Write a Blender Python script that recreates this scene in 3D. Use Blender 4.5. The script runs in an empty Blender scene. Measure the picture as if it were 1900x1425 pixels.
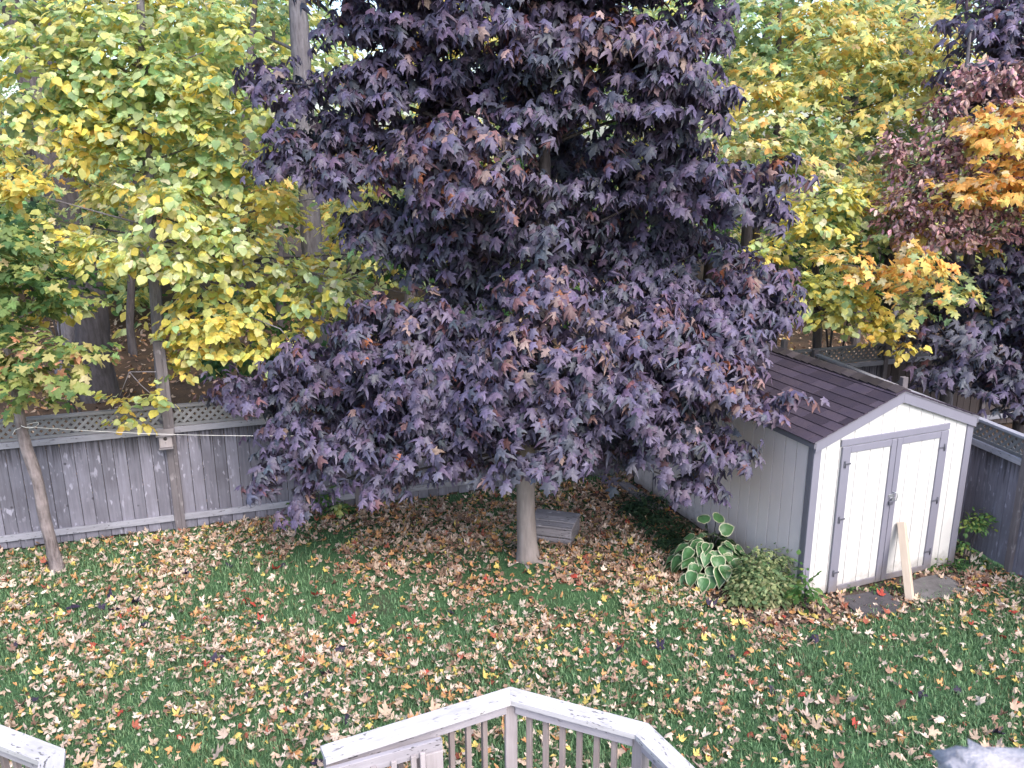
import bpy, math, random
import numpy as np
from mathutils import Matrix, Vector

R = math.radians
rng = np.random.default_rng(11)
random.seed(5)
SC = bpy.context.scene
COL = SC.collection

# ------------------------------------------------------------------ camera, sky, sun, exposure
CAM_H, FPX, PITCH, ROLL = 5.3, 1571.4, 0.2720, -0.0051
cam_d = bpy.data.cameras.new('camera')
cam = bpy.data.objects.new('camera', cam_d)
COL.objects.link(cam)
cam_d.sensor_width = 36.0
cam_d.lens = FPX / 1900 * 36.0
cam_d.clip_start, cam_d.clip_end = 0.05, 2000
cam_d.dof.use_dof = True
cam_d.dof.focus_distance = 11.0
cam_d.dof.aperture_fstop = 9.0
cam.matrix_world = (Matrix.Translation((0, 0, CAM_H)) @ Matrix.Rotation(math.pi / 2 - PITCH, 4, 'X')
                    @ Matrix.Rotation(ROLL, 4, 'Z'))
SC.camera = cam

SUN_EL, SUN_AZ = R(48), math.atan2(0.50, -0.80)      # behind the camera, to the right
world = bpy.data.worlds.new('World')
SC.world = world
world.use_nodes = True
wn = world.node_tree.nodes
sky = wn.new('ShaderNodeTexSky')
sky.sky_type = 'NISHITA'
sky.sun_disc = False
sky.sun_elevation = SUN_EL
sky.sun_rotation = SUN_AZ
sky.air_density = 1.0
sky.dust_density = 3.0
sky.ozone_density = 1.5
world.node_tree.links.new(sky.outputs[0], wn['Background'].inputs[0])
wn['Background'].inputs[1].default_value = 0.15

sun_d = bpy.data.lights.new('sun', 'SUN')
sun_d.energy = 0.8
sun_d.angle = R(40)
sun_d.color = (1.0, 0.97, 0.94)
sun = bpy.data.objects.new('sun', sun_d)
COL.objects.link(sun)
sd = Vector((math.sin(SUN_AZ) * math.cos(SUN_EL), math.cos(SUN_AZ) * math.cos(SUN_EL), math.sin(SUN_EL)))
sun.rotation_euler = sd.to_track_quat('Z', 'Y').to_euler()
sun.location = (10, -10, 20)

SC.render.engine = 'CYCLES'
SC.view_settings.view_transform = 'Standard'
SC.view_settings.look = 'None'
SC.view_settings.exposure = 1.7
SC.view_settings.gamma = 1.0
SC.cycles.max_bounces = 7
SC.cycles.diffuse_bounces = 4
SC.cycles.glossy_bounces = 2
SC.cycles.transmission_bounces = 5
SC.cycles.transparent_max_bounces = 4
SC.cycles.use_denoising = True
SC.cycles.caustics_reflective = False
SC.cycles.caustics_refractive = False

# ------------------------------------------------------------------ helpers
def ray(u, v):
    a, b = u - 950.0, v - 712.5
    cr, sr = math.cos(ROLL), math.sin(ROLL)
    x, y = (cr * a + sr * b) / FPX, (-sr * a + cr * b) / FPX
    return np.array([x, math.cos(PITCH) - y * math.sin(PITCH), -math.sin(PITCH) - y * math.cos(PITCH)])

def at(u, v, Y):
    """point of the place that stands Y metres in front of the house, seen at photo pixel u, v"""
    d = ray(u, v)
    return np.array([0, 0, CAM_H]) + d * (Y / d[1])

def atz(u, v, z=0.0):
    d = ray(u, v)
    return np.array([0, 0, CAM_H]) + d * ((z - CAM_H) / d[2])

def norm(a):
    return a / (np.linalg.norm(a, axis=-1, keepdims=True) + 1e-9)

def tag(o, label=None, cat=None, group=None, kind=None):
    if label: o['label'] = label
    if cat: o['category'] = cat
    if group: o['group'] = group
    if kind: o['kind'] = kind
    return o

def empty(name, loc=(0, 0, 0), rz=0.0, label=None, cat=None, group=None):
    o = bpy.data.objects.new(name, None)
    COL.objects.link(o)
    o.location = loc
    o.rotation_euler = (0, 0, rz)
    o.empty_display_size = 0.1
    return tag(o, label, cat, group)

def link(name, me, parent=None, mat=None, loc=None, rot=None):
    o = bpy.data.objects.new(name, me)
    COL.objects.link(o)
    if parent: o.parent = parent
    if mat and not me.materials: me.materials.append(mat)
    if loc is not None: o.location = loc
    if rot is not None: o.rotation_euler = rot
    return o

def pymesh(name, verts, faces, mat=None, smooth=False):
    me = bpy.data.meshes.new(name)
    me.from_pydata([tuple(map(float, v)) for v in verts], [], [tuple(int(i) for i in f) for f in faces])
    if mat: me.materials.append(mat)
    if smooth:
        me.polygons.foreach_set('use_smooth', [True] * len(me.polygons))
    me.update()
    return me

def npmesh(name, verts, tris, cols=None, mat=None, smooth=False):
    """fast triangle mesh with an optional point colour attribute"""
    me = bpy.data.meshes.new(name)
    nv, nt = len(verts), len(tris)
    me.vertices.add(nv)
    me.vertices.foreach_set('co', np.ascontiguousarray(verts, np.float32).ravel())
    me.loops.add(nt * 3)
    me.loops.foreach_set('vertex_index', np.ascontiguousarray(tris, np.int32).ravel())
    me.polygons.add(nt)
    me.polygons.foreach_set('loop_start', np.arange(0, nt * 3, 3, dtype=np.int32))
    if smooth:
        me.polygons.foreach_set('use_smooth', np.ones(nt, bool))
    if cols is not None:
        a = me.attributes.new('tint', 'FLOAT_COLOR', 'POINT')
        c4 = np.ones((nv, 4), np.float32); c4[:, :3] = cols
        a.data.foreach_set('color', c4.ravel())
    if mat: me.materials.append(mat)
    me.update(calc_edges=True)
    return me

_boxes = {}
def cbox(sx, sy, sz, mat, ch=0.004):
    """box with chamfered edges, centred, shared between equal pieces"""
    key = (round(sx, 3), round(sy, 3), round(sz, 3), mat.name, ch)
    if key in _boxes: return _boxes[key]
    hx, hy, hz = sx / 2, sy / 2, sz / 2
    ch = min(ch, hx * .6, hy * .6, hz * .6)
    V, idx = [], {}
    for a in (-1, 1):
        for b in (-1, 1):
            for c in (-1, 1):
                for ax in range(3):
                    p = [a * (hx - ch), b * (hy - ch), c * (hz - ch)]
                    p[ax] = (a, b, c)[ax] * (hx, hy, hz)[ax]
                    idx[(a, b, c, ax)] = len(V); V.append(p)
    F = []
    for ax in range(3):
        o1, o2 = [i for i in range(3) if i != ax]
        for s in (-1, 1):
            q = []
            for (m, n) in ((-1, -1), (1, -1), (1, 1), (-1, 1)):
                k = [0, 0, 0]; k[ax] = s; k[o1] = m; k[o2] = n
                q.append(idx[(*k, ax)])
            F.append(q)
            # edges: shared between face axis ax (sign s) and axis o1
    for ax in range(3):      # edge direction ax
        o1, o2 = [i for i in range(3) if i != ax]
        for m in (-1, 1):
            for n in (-1, 1):
                k0 = [0, 0, 0]; k0[ax] = -1; k0[o1] = m; k0[o2] = n
                k1 = list(k0); k1[ax] = 1
                F.append([idx[(*k0, o1)], idx[(*k1, o1)], idx[(*k1, o2)], idx[(*k0, o2)]])
    for a in (-1, 1):
        for b in (-1, 1):
            for c in (-1, 1):
                F.append([idx[(a, b, c, 0)], idx[(a, b, c, 1)], idx[(a, b, c, 2)]])
    import bmesh
    me = pymesh('piece', V, F, mat)
    bm = bmesh.new(); bm.from_mesh(me)
    bmesh.ops.recalc_face_normals(bm, faces=bm.faces)
    bm.to_mesh(me); bm.free()
    _boxes[key] = me
    return me

def piece(name, x0, x1, y0, y1, z0, z1, mat, parent, ch=0.004, rot=None):
    me = cbox(x1 - x0, y1 - y0, z1 - z0, mat, ch)
    return link(name, me, parent, None, ((x0 + x1) / 2, (y0 + y1) / 2, (z0 + z1) / 2), rot)

def prism(name, poly, axis, a, b, mat, parent=None):
    """extrude a 2-D polygon along an axis ('x', 'y' or 'z') from a to b"""
    n = len(poly); V = []
    for t in (a, b):
        for p, q in poly:
            V.append({'y': (p, t, q), 'z': (p, q, t), 'x': (t, p, q)}[axis])
    F = [list(range(n)), list(range(2 * n - 1, n - 1, -1))]
    for i in range(n):
        j = (i + 1) % n
        F.append([i, i + n, j + n, j])
    import bmesh
    me = pymesh(name, V, F, mat)
    bm = bmesh.new(); bm.from_mesh(me)
    bmesh.ops.recalc_face_normals(bm, faces=bm.faces)
    bm.to_mesh(me); bm.free()
    return link(name, me, parent)

def tube_data(pts, rad, sides=8, wob=0.0, cap=True):
    pts = np.asarray(pts, float); n = len(pts)
    rad = np.broadcast_to(np.asarray(rad, float), (n,))
    T = norm(np.gradient(pts, axis=0))
    up = np.array([0.31, 0.95, 0.05])
    V = []
    for i in range(n):
        a = norm(np.cross(T[i], up)); b = np.cross(a, T[i])
        for k in range(sides):
            th = 2 * math.pi * k / sides
            rr = rad[i] * (1 + wob * rng.normal())
            V.append(pts[i] + rr * (math.cos(th) * a + math.sin(th) * b))
    F = []
    for i in range(n - 1):
        for k in range(sides):
            k2 = (k + 1) % sides
            F.append([i * sides + k, (i + 1) * sides + k, (i + 1) * sides + k2, i * sides + k2])
    if cap:
        F.append(list(range(sides))); F.append(list(range(n * sides - 1, (n - 1) * sides - 1, -1)))
    return V, F

def tube(name, pts, rad, mat, parent=None, sides=8, wob=0.0):
    V, F = tube_data(pts, rad, sides, wob)
    return link(name, pymesh(name, V, F, mat, True), parent)

def bez(p0, p1, p2, n=6):
    p0, p1, p2 = map(np.asarray, (p0, p1, p2))
    t = np.linspace(0, 1, n)[:, None]
    return (1 - t) ** 2 * p0 + 2 * t * (1 - t) * p1 + t * t * p2

# ------------------------------------------------------------------ materials
def new_mat(name):
    m = bpy.data.materials.new(name); m.use_nodes = True
    nt = m.node_tree
    return m, nt, nt.nodes['Principled BSDF'], nt.nodes.new, nt.links.new

def mixc(nt, fac, a, b, blend='MIX'):
    n = nt.nodes.new('ShaderNodeMix'); n.data_type = 'RGBA'; n.blend_type = blend
    for s, v in ((n.inputs[0], fac), (n.inputs[6], a), (n.inputs[7], b)):
        if isinstance(v, bpy.types.NodeSocket): nt.links.new(v, s)
        elif isinstance(v, tuple): s.default_value = (*v, 1)
        else: s.default_value = v
    return n.outputs[2]

def ramp(nt, src, p0, p1, c0=0.0, c1=1.0):
    n = nt.nodes.new('ShaderNodeMapRange'); n.clamp = True
    n.inputs[1].default_value, n.inputs[2].default_value = p0, p1
    n.inputs[3].default_value, n.inputs[4].default_value = c0, c1
    nt.links.new(src, n.inputs[0])
    return n.outputs[0]

def noise(nt, vec, scale, detail=4, rough=0.55):
    n = nt.nodes.new('ShaderNodeTexNoise')
    n.inputs['Scale'].default_value = scale; n.inputs['Detail'].default_value = detail
    n.inputs['Roughness'].default_value = rough
    if vec is not None: nt.links.new(vec, n.inputs['Vector'])
    return n.outputs['Fac']

def obj_coords(nt, stretch=(1, 1, 1), jitter=True):
    tc = nt.nodes.new('ShaderNodeTexCoord')
    v = tc.outputs['Object']
    if jitter:
        oi = nt.nodes.new('ShaderNodeObjectInfo')
        vm = nt.nodes.new('ShaderNodeVectorMath'); vm.operation = 'MULTIPLY_ADD'
        cx = nt.nodes.new('ShaderNodeCombineXYZ')
        for i in range(3): nt.links.new(oi.outputs['Random'], cx.inputs[i])
        nt.links.new(cx.outputs[0], vm.inputs[0]); vm.inputs[1].default_value = (37, 53, 71)
        nt.links.new(v, vm.inputs[2]); v = vm.outputs[0]
    m = nt.nodes.new('ShaderNodeMapping'); m.inputs['Scale'].default_value = stretch
    nt.links.new(v, m.inputs['Vector'])
    return m.outputs[0]

def obj_random(nt):
    return nt.nodes.new('ShaderNodeObjectInfo').outputs['Random']

def bump(nt, bsdf, h, strength=0.3, dist=0.01):
    b = nt.nodes.new('ShaderNodeBump'); b.inputs['Strength'].default_value = strength
    b.inputs['Distance'].default_value = dist
    nt.links.new(h, b.inputs['Height']); nt.links.new(b.outputs[0], bsdf.inputs['Normal'])

def wood_mat(name, base, dark, light, axis=2, rough=0.8, knots=True, drip=None, spread=0.18, scratch=0.0, flecks=0.0):
    """weathered board: long grain along one axis, tone per board, knots, drip stains"""
    m, nt, b, new, lk = new_mat(name)
    st = [14, 14, 14]; st[axis] = 0.9
    v = obj_coords(nt, tuple(st))
    g = noise(nt, v, 2.2, 6, 0.65)
    c = mixc(nt, ramp(nt, g, 0.30, 0.72), dark, light)
    c = mixc(nt, 0.55, c, base)
    v2 = obj_coords(nt, (1.3, 1.3, 1.3))
    big = noise(nt, v2, 1.7, 3)
    c = mixc(nt, ramp(nt, big, 0.38, 0.70, 0, 0.5), c, dark)
    tone = ramp(nt, obj_random(nt), 0, 1, 1 - spread, 1 + spread)
    vm = nt.nodes.new('ShaderNodeVectorMath'); vm.operation = 'SCALE'
    lk(c, vm.inputs[0]); lk(tone, vm.inputs['Scale']); c = vm.outputs[0]
    if scratch:
        sv = [16, 16, 16]; sv[axis] = 7
        n1 = noise(nt, obj_coords(nt, tuple(sv)), 1.35, 2, 0.4)
        n2 = noise(nt, obj_coords(nt, (3, 3, 3)), 1.1, 2, 0.5)
        f = nt.nodes.new('ShaderNodeMath'); f.operation = 'MULTIPLY'
        lk(ramp(nt, n1, 0.60, 0.68), f.inputs[0]); lk(ramp(nt, n2, 0.42, 0.6, 0, scratch), f.inputs[1])
        c = mixc(nt, f.outputs[0], c, tuple(min(1, x * 2.0 + .06) for x in light))
    if flecks:
        fs = [26, 26, 26]; fs[axis] = 9
        f1 = noise(nt, obj_coords(nt, tuple(fs)), 1.6, 3, .6); f2 = noise(nt, obj_coords(nt, (4, 4, 4)), 1.0, 2)
        f3 = noise(nt, obj_coords(nt, tuple(x * .35 for x in fs)), 1.6, 4, .6)
        mm = nt.nodes.new('ShaderNodeMath'); mm.operation = 'MULTIPLY'
        lk(ramp(nt, f1, .60, .66), mm.inputs[0]); lk(ramp(nt, f2, .40, .55), mm.inputs[1])
        c = mixc(nt, ramp(nt, f3, .52, .68, 0, flecks * .7), c, tuple(x * .62 for x in base))
        c = mixc(nt, mm.outputs[0], c, tuple(x * .38 for x in dark))
    if knots:
        vo = nt.nodes.new('ShaderNodeTexVoronoi'); vo.inputs['Scale'].default_value = 2.3
        lk(v2, vo.inputs['Vector'])
        c = mixc(nt, ramp(nt, vo.outputs['Distance'], 0.035, 0.075, 0.75, 0), c, tuple(x * .35 for x in dark))
    if drip is not None:
        z0, z1 = drip
        geo = nt.nodes.new('ShaderNodeTexCoord'); sp = nt.nodes.new('ShaderNodeSeparateXYZ')
        lk(geo.outputs['Object'], sp.inputs[0])
        nd = noise(nt, obj_coords(nt, (22, 22, 0.8)), 1.5, 4, 0.6)
        add = nt.nodes.new('ShaderNodeMath'); add.operation = 'MULTIPLY_ADD'
        lk(nd, add.inputs[0]); add.inputs[1].default_value = 0.95; lk(sp.outputs['Z'], add.inputs[2])
        c = mixc(nt, ramp(nt, add.outputs[0], z0, z1, 0, 0.8), c, tuple(x * .28 for x in dark))
    lk(c, b.inputs['Base Color'])
    b.inputs['Roughness'].default_value = rough
    b.inputs['Specular IOR Level'].default_value = 0.25
    bump(nt, b, g, 0.5, 0.004)
    return m

def paint_mat(name, col, rough=0.55, grime=0.12, groove=None):
    m, nt, b, new, lk = new_mat(name)
    n1 = noise(nt, obj_coords(nt, (3, 3, 1.2)), 2.0, 5)
    n2 = noise(nt, obj_coords(nt, (60, 60, 4)), 2.0, 3)
    c = mixc(nt, ramp(nt, n1, 0.4, 0.75, 0, grime), col, tuple(x * .6 for x in col))
    c = mixc(nt, ramp(nt, n2, 0.35, 0.7, 0, 0.12), c, tuple(x * .75 for x in col))
    gp = nt.nodes.new('ShaderNodeNewGeometry'); sx = nt.nodes.new('ShaderNodeSeparateXYZ')
    lk(gp.outputs['Position'], sx.inputs[0])
    nsp = noise(nt, gp.outputs['Position'], 9, 5, .65)
    ad = nt.nodes.new('ShaderNodeMath'); ad.operation = 'MULTIPLY_ADD'       # mud splashed up from the ground
    lk(nsp, ad.inputs[0]); ad.inputs[1].default_value = -.5; lk(sx.outputs['Z'], ad.inputs[2])
    c = mixc(nt, ramp(nt, ad.outputs[0], -.22, .02, .6, 0), c, (.16, .13, .105))
    lk(c, b.inputs['Base Color']); b.inputs['Roughness'].default_value = rough
    b.inputs['Specular IOR Level'].default_value = 0.3
    bump(nt, b, n2, 0.25, 0.002)
    return m

def plain_mat(name, col, rough=0.6, metal=0.0):
    m, nt, b, new, lk = new_mat(name)
    n1 = noise(nt, obj_coords(nt, (9, 9, 9)), 2.0, 5)
    lk(mixc(nt, ramp(nt, n1, .3, .75, 0, .5), col, tuple(x * .6 for x in col)), b.inputs['Base Color'])
    b.inputs['Roughness'].default_value = rough; b.inputs['Metallic'].default_value = metal
    return m

def bark_mat(name, c0, c1, scale=1.0, strength=0.9, spots=None):
    m, nt, b, new, lk = new_mat(name)
    g = noise(nt, obj_coords(nt, (16 * scale, 16 * scale, 2.6 * scale), False), 1.5, 6, 0.65)
    big = noise(nt, obj_coords(nt, (2.2, 2.2, 2.2), False), 1.6, 4)
    c = mixc(nt, ramp(nt, g, .32, .7), c0, c1)
    c = mixc(nt, ramp(nt, big, .45, .7, 0, .55), c, tuple(x * 1.7 + .01 for x in c1) if spots else c0)
    lk(c, b.inputs['Base Color']); b.inputs['Roughness'].default_value = 0.9
    b.inputs['Specular IOR Level'].default_value = 0.15
    bump(nt, b, g, strength, 0.03)
    return m

def leaf_mat(name, trans=0.35, rough=0.5, spec=0.4, tgain=1.3):
    m, nt, b, new, lk = new_mat(name)
    at_ = nt.nodes.new('ShaderNodeAttribute'); at_.attribute_name = 'tint'
    n = noise(nt, obj_coords(nt, (1, 1, 1)), 38, 2)
    c = mixc(nt, ramp(nt, n, .35, .7, 0, .35), at_.outputs['Color'], (0, 0, 0))
    lk(c, b.inputs['Base Color']); b.inputs['Roughness'].default_value = rough
    b.inputs['Specular IOR Level'].default_value = spec
    tr = nt.nodes.new('ShaderNodeBsdfTranslucent')
    vm = nt.nodes.new('ShaderNodeVectorMath'); vm.operation = 'SCALE'
    lk(at_.outputs['Color'], vm.inputs[0]); vm.inputs['Scale'].default_value = tgain
    lk(vm.outputs[0], tr.inputs['Color'])
    ms = nt.nodes.new('ShaderNodeMixShader'); ms.inputs[0].default_value = trans
    lk(b.outputs[0], ms.inputs[1]); lk(tr.outputs[0], ms.inputs[2])
    lk(ms.outputs[0], nt.nodes['Material Output'].inputs['Surface'])
    return m

M = {}
M['fence'] = wood_mat('weathered_fence_board', (.18, .174, .215), (.092, .086, .103), (.27, .262, .32), 2, .85, True, (0.90, 1.18), .24, .35)
M['fence_brown'] = wood_mat('brown_grey_post', (.155, .138, .15), (.085, .074, .08), (.22, .20, .215), 2, .85, True, None, .08, .3)
M['fence_far'] = wood_mat('brown_fence_board', (.075, .06, .058), (.045, .036, .035), (.105, .085, .085), 2, .85, True, None, .2)
M['rail'] = wood_mat('pale_fence_rail', (.28, .28, .32), (.18, .175, .20), (.36, .36, .41), 0, .85, False, None, .1, 0, .5)
M['cap'] = wood_mat('dark_fence_cap', (.15, .15, .165), (.09, .09, .09), (.2, .2, .22), 0, .85, False, None, .08)
M['lattice'] = wood_mat('grey_lattice', (.17, .17, .185), (.10, .105, .10), (.25, .25, .27), 0, .85, False, None, .12)
M['deck_cap'] = wood_mat('bleached_deck_cap', (.49, .475, .49), (.31, .295, .305), (.57, .555, .57), 0, .8, True, None, .04, 0, .8)
M['deck'] = wood_mat('grey_deck_wood', (.36, .335, .365), (.22, .20, .22), (.45, .42, .455), 0, .8, False, None, .06, 0, .5)
M['baluster'] = wood_mat('brown_baluster', (.27, .225, .21), (.15, .12, .12), (.36, .31, .30), 2, .8, True, None, .12)
M['post'] = wood_mat('deck_post_wood', (.36, .32, .33), (.2, .17, .17), (.46, .42, .43), 2, .8, True, None, .06)
M['timber'] = wood_mat('cut_timber', (.55, .45, .36), (.42, .33, .26), (.62, .53, .44), 2, .75, True, None, .03)
M['box'] = wood_mat('weathered_box_plank', (.22, .20, .215), (.09, .083, .09), (.32, .30, .325), 0, .85, True, None, .28, .3, .6)
M['white'] = paint_mat('white_shed_siding', (.62, .605, .59), .6, .22)
M['beige'] = paint_mat('beige_shed_siding', (.68, .61, .62), .65, .18)
M['trim'] = paint_mat('grey_trim_paint', (.20, .195, .24), .5, .16)
M['trim_dark'] = paint_mat('dark_grey_trim_paint', (.16, .155, .185), .55, .15)
M['shadow'] = plain_mat('dark_backing', (.10, .095, .09), .9)
M['metal'] = plain_mat('galvanised_metal', (.45, .46, .48), .4, .7)
M['dark_metal'] = plain_mat('dark_hinge_metal', (.13, .13, .16), .5, .4)
M['string'] = plain_mat('white_cord', (.65, .63, .60), .8)
M['soil'] = plain_mat('hole_dark', (.045, .038, .036), .95)  # near-black colour for the shaded inside of the bird house hole
M['bark_maple'] = bark_mat('smooth_grey_bark', (.20, .17, .16), (.31, .27, .26), 0.6, .5)
M['bark_rough'] = bark_mat('flaky_grey_bark', (.10, .08, .08), (.24, .205, .205), 1.3, 1.0, True)
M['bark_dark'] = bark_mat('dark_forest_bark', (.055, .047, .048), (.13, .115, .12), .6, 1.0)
M['bark_grey'] = bark_mat('grey_furrowed_bark', (.11, .10, .11), (.24, .225, .25), .9, 1.0)
M['purple_leaf'] = leaf_mat('purple_maple_leaf', .15, .50, .32, 1.2)
M['leaf'] = leaf_mat('autumn_leaf', .42, .5, .3, 1.3)
M['dry_leaf'] = leaf_mat('fallen_dry_leaf', .12, .65, .25, 1.0)
M['hosta'] = leaf_mat('hosta_leaf', .15, .38, .45, 1.1)
M['grass'] = leaf_mat('grass_blade', .25, .55, .3, 1.1)

def shingle_mat():
    m, nt, b, new, lk = new_mat('asphalt_shingle')
    g = noise(nt, obj_coords(nt, (1, 1, 1)), 160, 3, .7)
    big = noise(nt, obj_coords(nt, (1, 1, 1)), 5, 4)
    c = mixc(nt, ramp(nt, g, .3, .7), (.030, .024, .036), (.075, .060, .085))
    c = mixc(nt, ramp(nt, big, .4, .7, 0, .35), c, (.08, .06, .068))
    vm = nt.nodes.new('ShaderNodeVectorMath'); vm.operation = 'SCALE'
    lk(c, vm.inputs[0]); lk(ramp(nt, obj_random(nt), 0, 1, .62, 1.25), vm.inputs['Scale'])
    lk(vm.outputs[0], b.inputs['Base Color']); b.inputs['Roughness'].default_value = .95; b.inputs['Specular IOR Level'].default_value = .1
    bump(nt, b, g, .6, .003)
    return m
M['shingle'] = shingle_mat()
def ridge_mat():
    m, nt, b, new, lk = new_mat('ridge_shingle_mossy')
    g = noise(nt, obj_coords(nt, (1, 1, 1)), 150, 3, .7)
    big = noise(nt, obj_coords(nt, (1, 1, 1)), 7, 4)
    c = mixc(nt, ramp(nt, g, .3, .7), (.030, .024, .028), (.062, .052, .056))
    c = mixc(nt, ramp(nt, big, .42, .66, 0, .6), c, (.062, .052, .046))
    vm = nt.nodes.new('ShaderNodeVectorMath'); vm.operation = 'SCALE'
    lk(c, vm.inputs[0]); lk(ramp(nt, obj_random(nt), 0, 1, .55, 1.3), vm.inputs['Scale']); c = vm.outputs[0]
    lk(c, b.inputs['Base Color']); b.inputs['Roughness'].default_value = .95; b.inputs['Specular IOR Level'].default_value = .1
    bump(nt, b, g, .6, .003)
    return m
M['ridge'] = ridge_mat()

def slab_mat(name, c0, c1, scale):
    m, nt, b, new, lk = new_mat(name)
    g = noise(nt, obj_coords(nt, (1, 1, 1)), scale, 6, .65)
    f = noise(nt, obj_coords(nt, (1, 1, 1)), scale * 9, 3, .6)
    c = mixc(nt, ramp(nt, g, .35, .68), c0, c1)
    c = mixc(nt, ramp(nt, f, .4, .7, 0, .4), c, tuple(x * .6 for x in c0))
    lk(c, b.inputs['Base Color']); b.inputs['Roughness'].default_value = .85
    bump(nt, b, f, .5, .006)
    return m
M['slab'] = slab_mat('dark_rubber_mat', (.045, .040, .046), (.075, .067, .072), 4)
M['slab2'] = slab_mat('grey_stone_slab', (.085, .078, .078), (.15, .14, .14), 5)
M['stone'] = slab_mat('pale_rough_stone', (.34, .315, .33), (.54, .505, .525), 26)

def ground_mat(name, grass_a, grass_b, dirt_a, dirt_b, bare):
    m, nt, b, new, lk = new_mat(name)
    tc = nt.nodes.new('ShaderNodeTexCoord').outputs['Object']
    n1, n2, n3 = noise(nt, tc, 55, 5, .7), noise(nt, tc, 0.9, 4), noise(nt, tc, 14, 5, .65)
    g = mixc(nt, ramp(nt, n1, .3, .7), grass_a, grass_b)
    d = mixc(nt, ramp(nt, n3, .3, .7), dirt_a, dirt_b)
    lk(mixc(nt, ramp(nt, n2, bare[0], bare[1]), g, d), b.inputs['Base Color'])
    b.inputs['Roughness'].default_value = .95; b.inputs['Specular IOR Level'].default_value = .1
    bump(nt, b, n3, .8, .03)
    return m
M['lawn'] = ground_mat('lawn_soil', (.035, .075, .034), (.065, .130, .060), (.045, .036, .030), (.085, .062, .05), (.58, .72))
M['forest_floor'] = ground_mat('woodland_floor', (.05, .035, .025), (.12, .075, .05), (.03, .024, .02), (.08, .055, .04), (.45, .6))
M['dirt'] = ground_mat('bare_dirt', (.05, .038, .032), (.09, .068, .058), (.04, .03, .026), (.10, .075, .06), (.4, .6))

# ------------------------------------------------------------------ leaf shapes
def outline(half):
    pts = list(half) + [(x, -y) for x, y in reversed(half) if y > 1e-6]
    return pts

def fan(half, centre, cup=0.15, bend=0.25, lift=0.0, twist=0.0, fold=0.0):
    pts = [centre] + outline(half)
    P = np.array([(x, y, 0.0) for x, y in pts])
    x, y = P[:, 0], P[:, 1]
    P[:, 2] = -bend * x * x - cup * y * y * 2 + fold * np.abs(y) + twist * x * y + lift * np.sin(x * 7 + y * 9) * 0.06
    n = len(pts) - 1
    T = [(0, 1 + i, 1 + (i + 1) % n) for i in range(n)]
    T = [(a, c, b) for a, b, c in T]
    return P, np.array(T)

MAPLE = [(0.04, 0.03), (-0.05, 0.30), (0.15, 0.25), (0.25, 0.47), (0.48, 0.57), (0.47, 0.36), (0.50, 0.17), (0.70, 0.25), (0.78, 0.10), (1.0, 0.0)]
MAPLE_LOW = [(0.03, 0.03), (-0.02, 0.30), (0.17, 0.25), (0.46, 0.54), (0.50, 0.18), (0.72, 0.22), (1.0, 0.0)]
NORWAY = [(0.03, 0.03), (-0.11, 0.27), (0.13, 0.17), (0.20, 0.46), (0.44, 0.62), (0.39, 0.36), (0.42, 0.13), (0.66, 0.24), (0.73, 0.07), (1.0, 0.0)]
HEART = [(0.0, 0.0), (-0.07, 0.19), (0.06, 0.40), (0.32, 0.47), (0.62, 0.35), (0.84, 0.14), (1.0, 0.0)]
OVAL = [(0.0, 0.0), (0.18, 0.20), (0.48, 0.27), (0.8, 0.15), (1.0, 0.0)]
NARROW = [(0.0, 0.0), (0.35, 0.12), (0.7, 0.10), (1.0, 0.0)]
def variants(half, c, low=False):
    return [fan(half, c, .15, .15, 1), fan(half, c, .05, .40, 1, .15), fan(half, c, .30, .25, 1, -.2), fan(half, c, -.12, .05, 1, .1, .25)]
SH = {'norway': [fan(MAPLE, (.32, 0), .35, .35, 1), fan(NORWAY, (.32, 0), .7, .6, 1, .2), fan(NORWAY, (.32, 0), 1.3, .45, 1.4, -.3), fan(MAPLE, (.32, 0), .9, .7, 1.2, .3, .2)],
      'maple': variants(MAPLE, (.32, 0)), 'maple_low': variants(MAPLE_LOW, (.32, 0)), 'heart': variants(HEART, (.4, 0)),
      'oval': variants(OVAL, (.45, 0)), 'narrow': variants(NARROW, (.45, 0)),
      'curled': [fan(MAPLE, (.32, 0), .9, .3, 1.5, .3), fan(MAPLE, (.32, 0), -1.0, -.5, 1.5, -.4), fan(MAPLE, (.32, 0), -.5, -.8, 2, .5), fan(MAPLE, (.32, 0), .1, .1, 2.0, .2)],
      'curled_oval': [fan(OVAL, (.45, 0), 2.2, .3, 1), fan(OVAL, (.45, 0), -2.4, -.4, 1), fan(OVAL, (.45, 0), -.6, -.9, 1, .6), fan(OVAL, (.45, 0), .2, .2, 1, -.2)]}

def frames(dirs, nors):
    X = norm(dirs)
    Y = norm(np.cross(nors, X))
    Z = np.cross(X, Y)
    return X, Y, Z

def leaf_mesh(name, shape, P, D, N, S, C, mat):
    """all the leaves of a crown in one mesh; returns the mesh"""
    vs, ts, cs = [], [], []
    off = 0
    var = rng.integers(0, len(SH[shape]), len(P))
    X, Y, Z = frames(D, N)
    for k, (LV, LT) in enumerate(SH[shape]):
        i = np.where(var == k)[0]
        if not len(i): continue
        s = S[i][:, None, None]
        W = P[i][:, None, :] + s * (LV[None, :, 0:1] * X[i][:, None, :] + LV[None, :, 1:2] * Y[i][:, None, :] + LV[None, :, 2:3] * Z[i][:, None, :])
        m = len(LV)
        vs.append(W.reshape(-1, 3))
        ts.append((LT[None] + (np.arange(len(i)) * m)[:, None, None] + off).reshape(-1, 3))
        cs.append(np.repeat(C[i], m, axis=0) * rng.uniform(.88, 1.12, (len(i) * m, 1)))
        off += len(i) * m
    return npmesh(name, np.concatenate(vs), np.concatenate(ts), np.concatenate(cs), mat)

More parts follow.
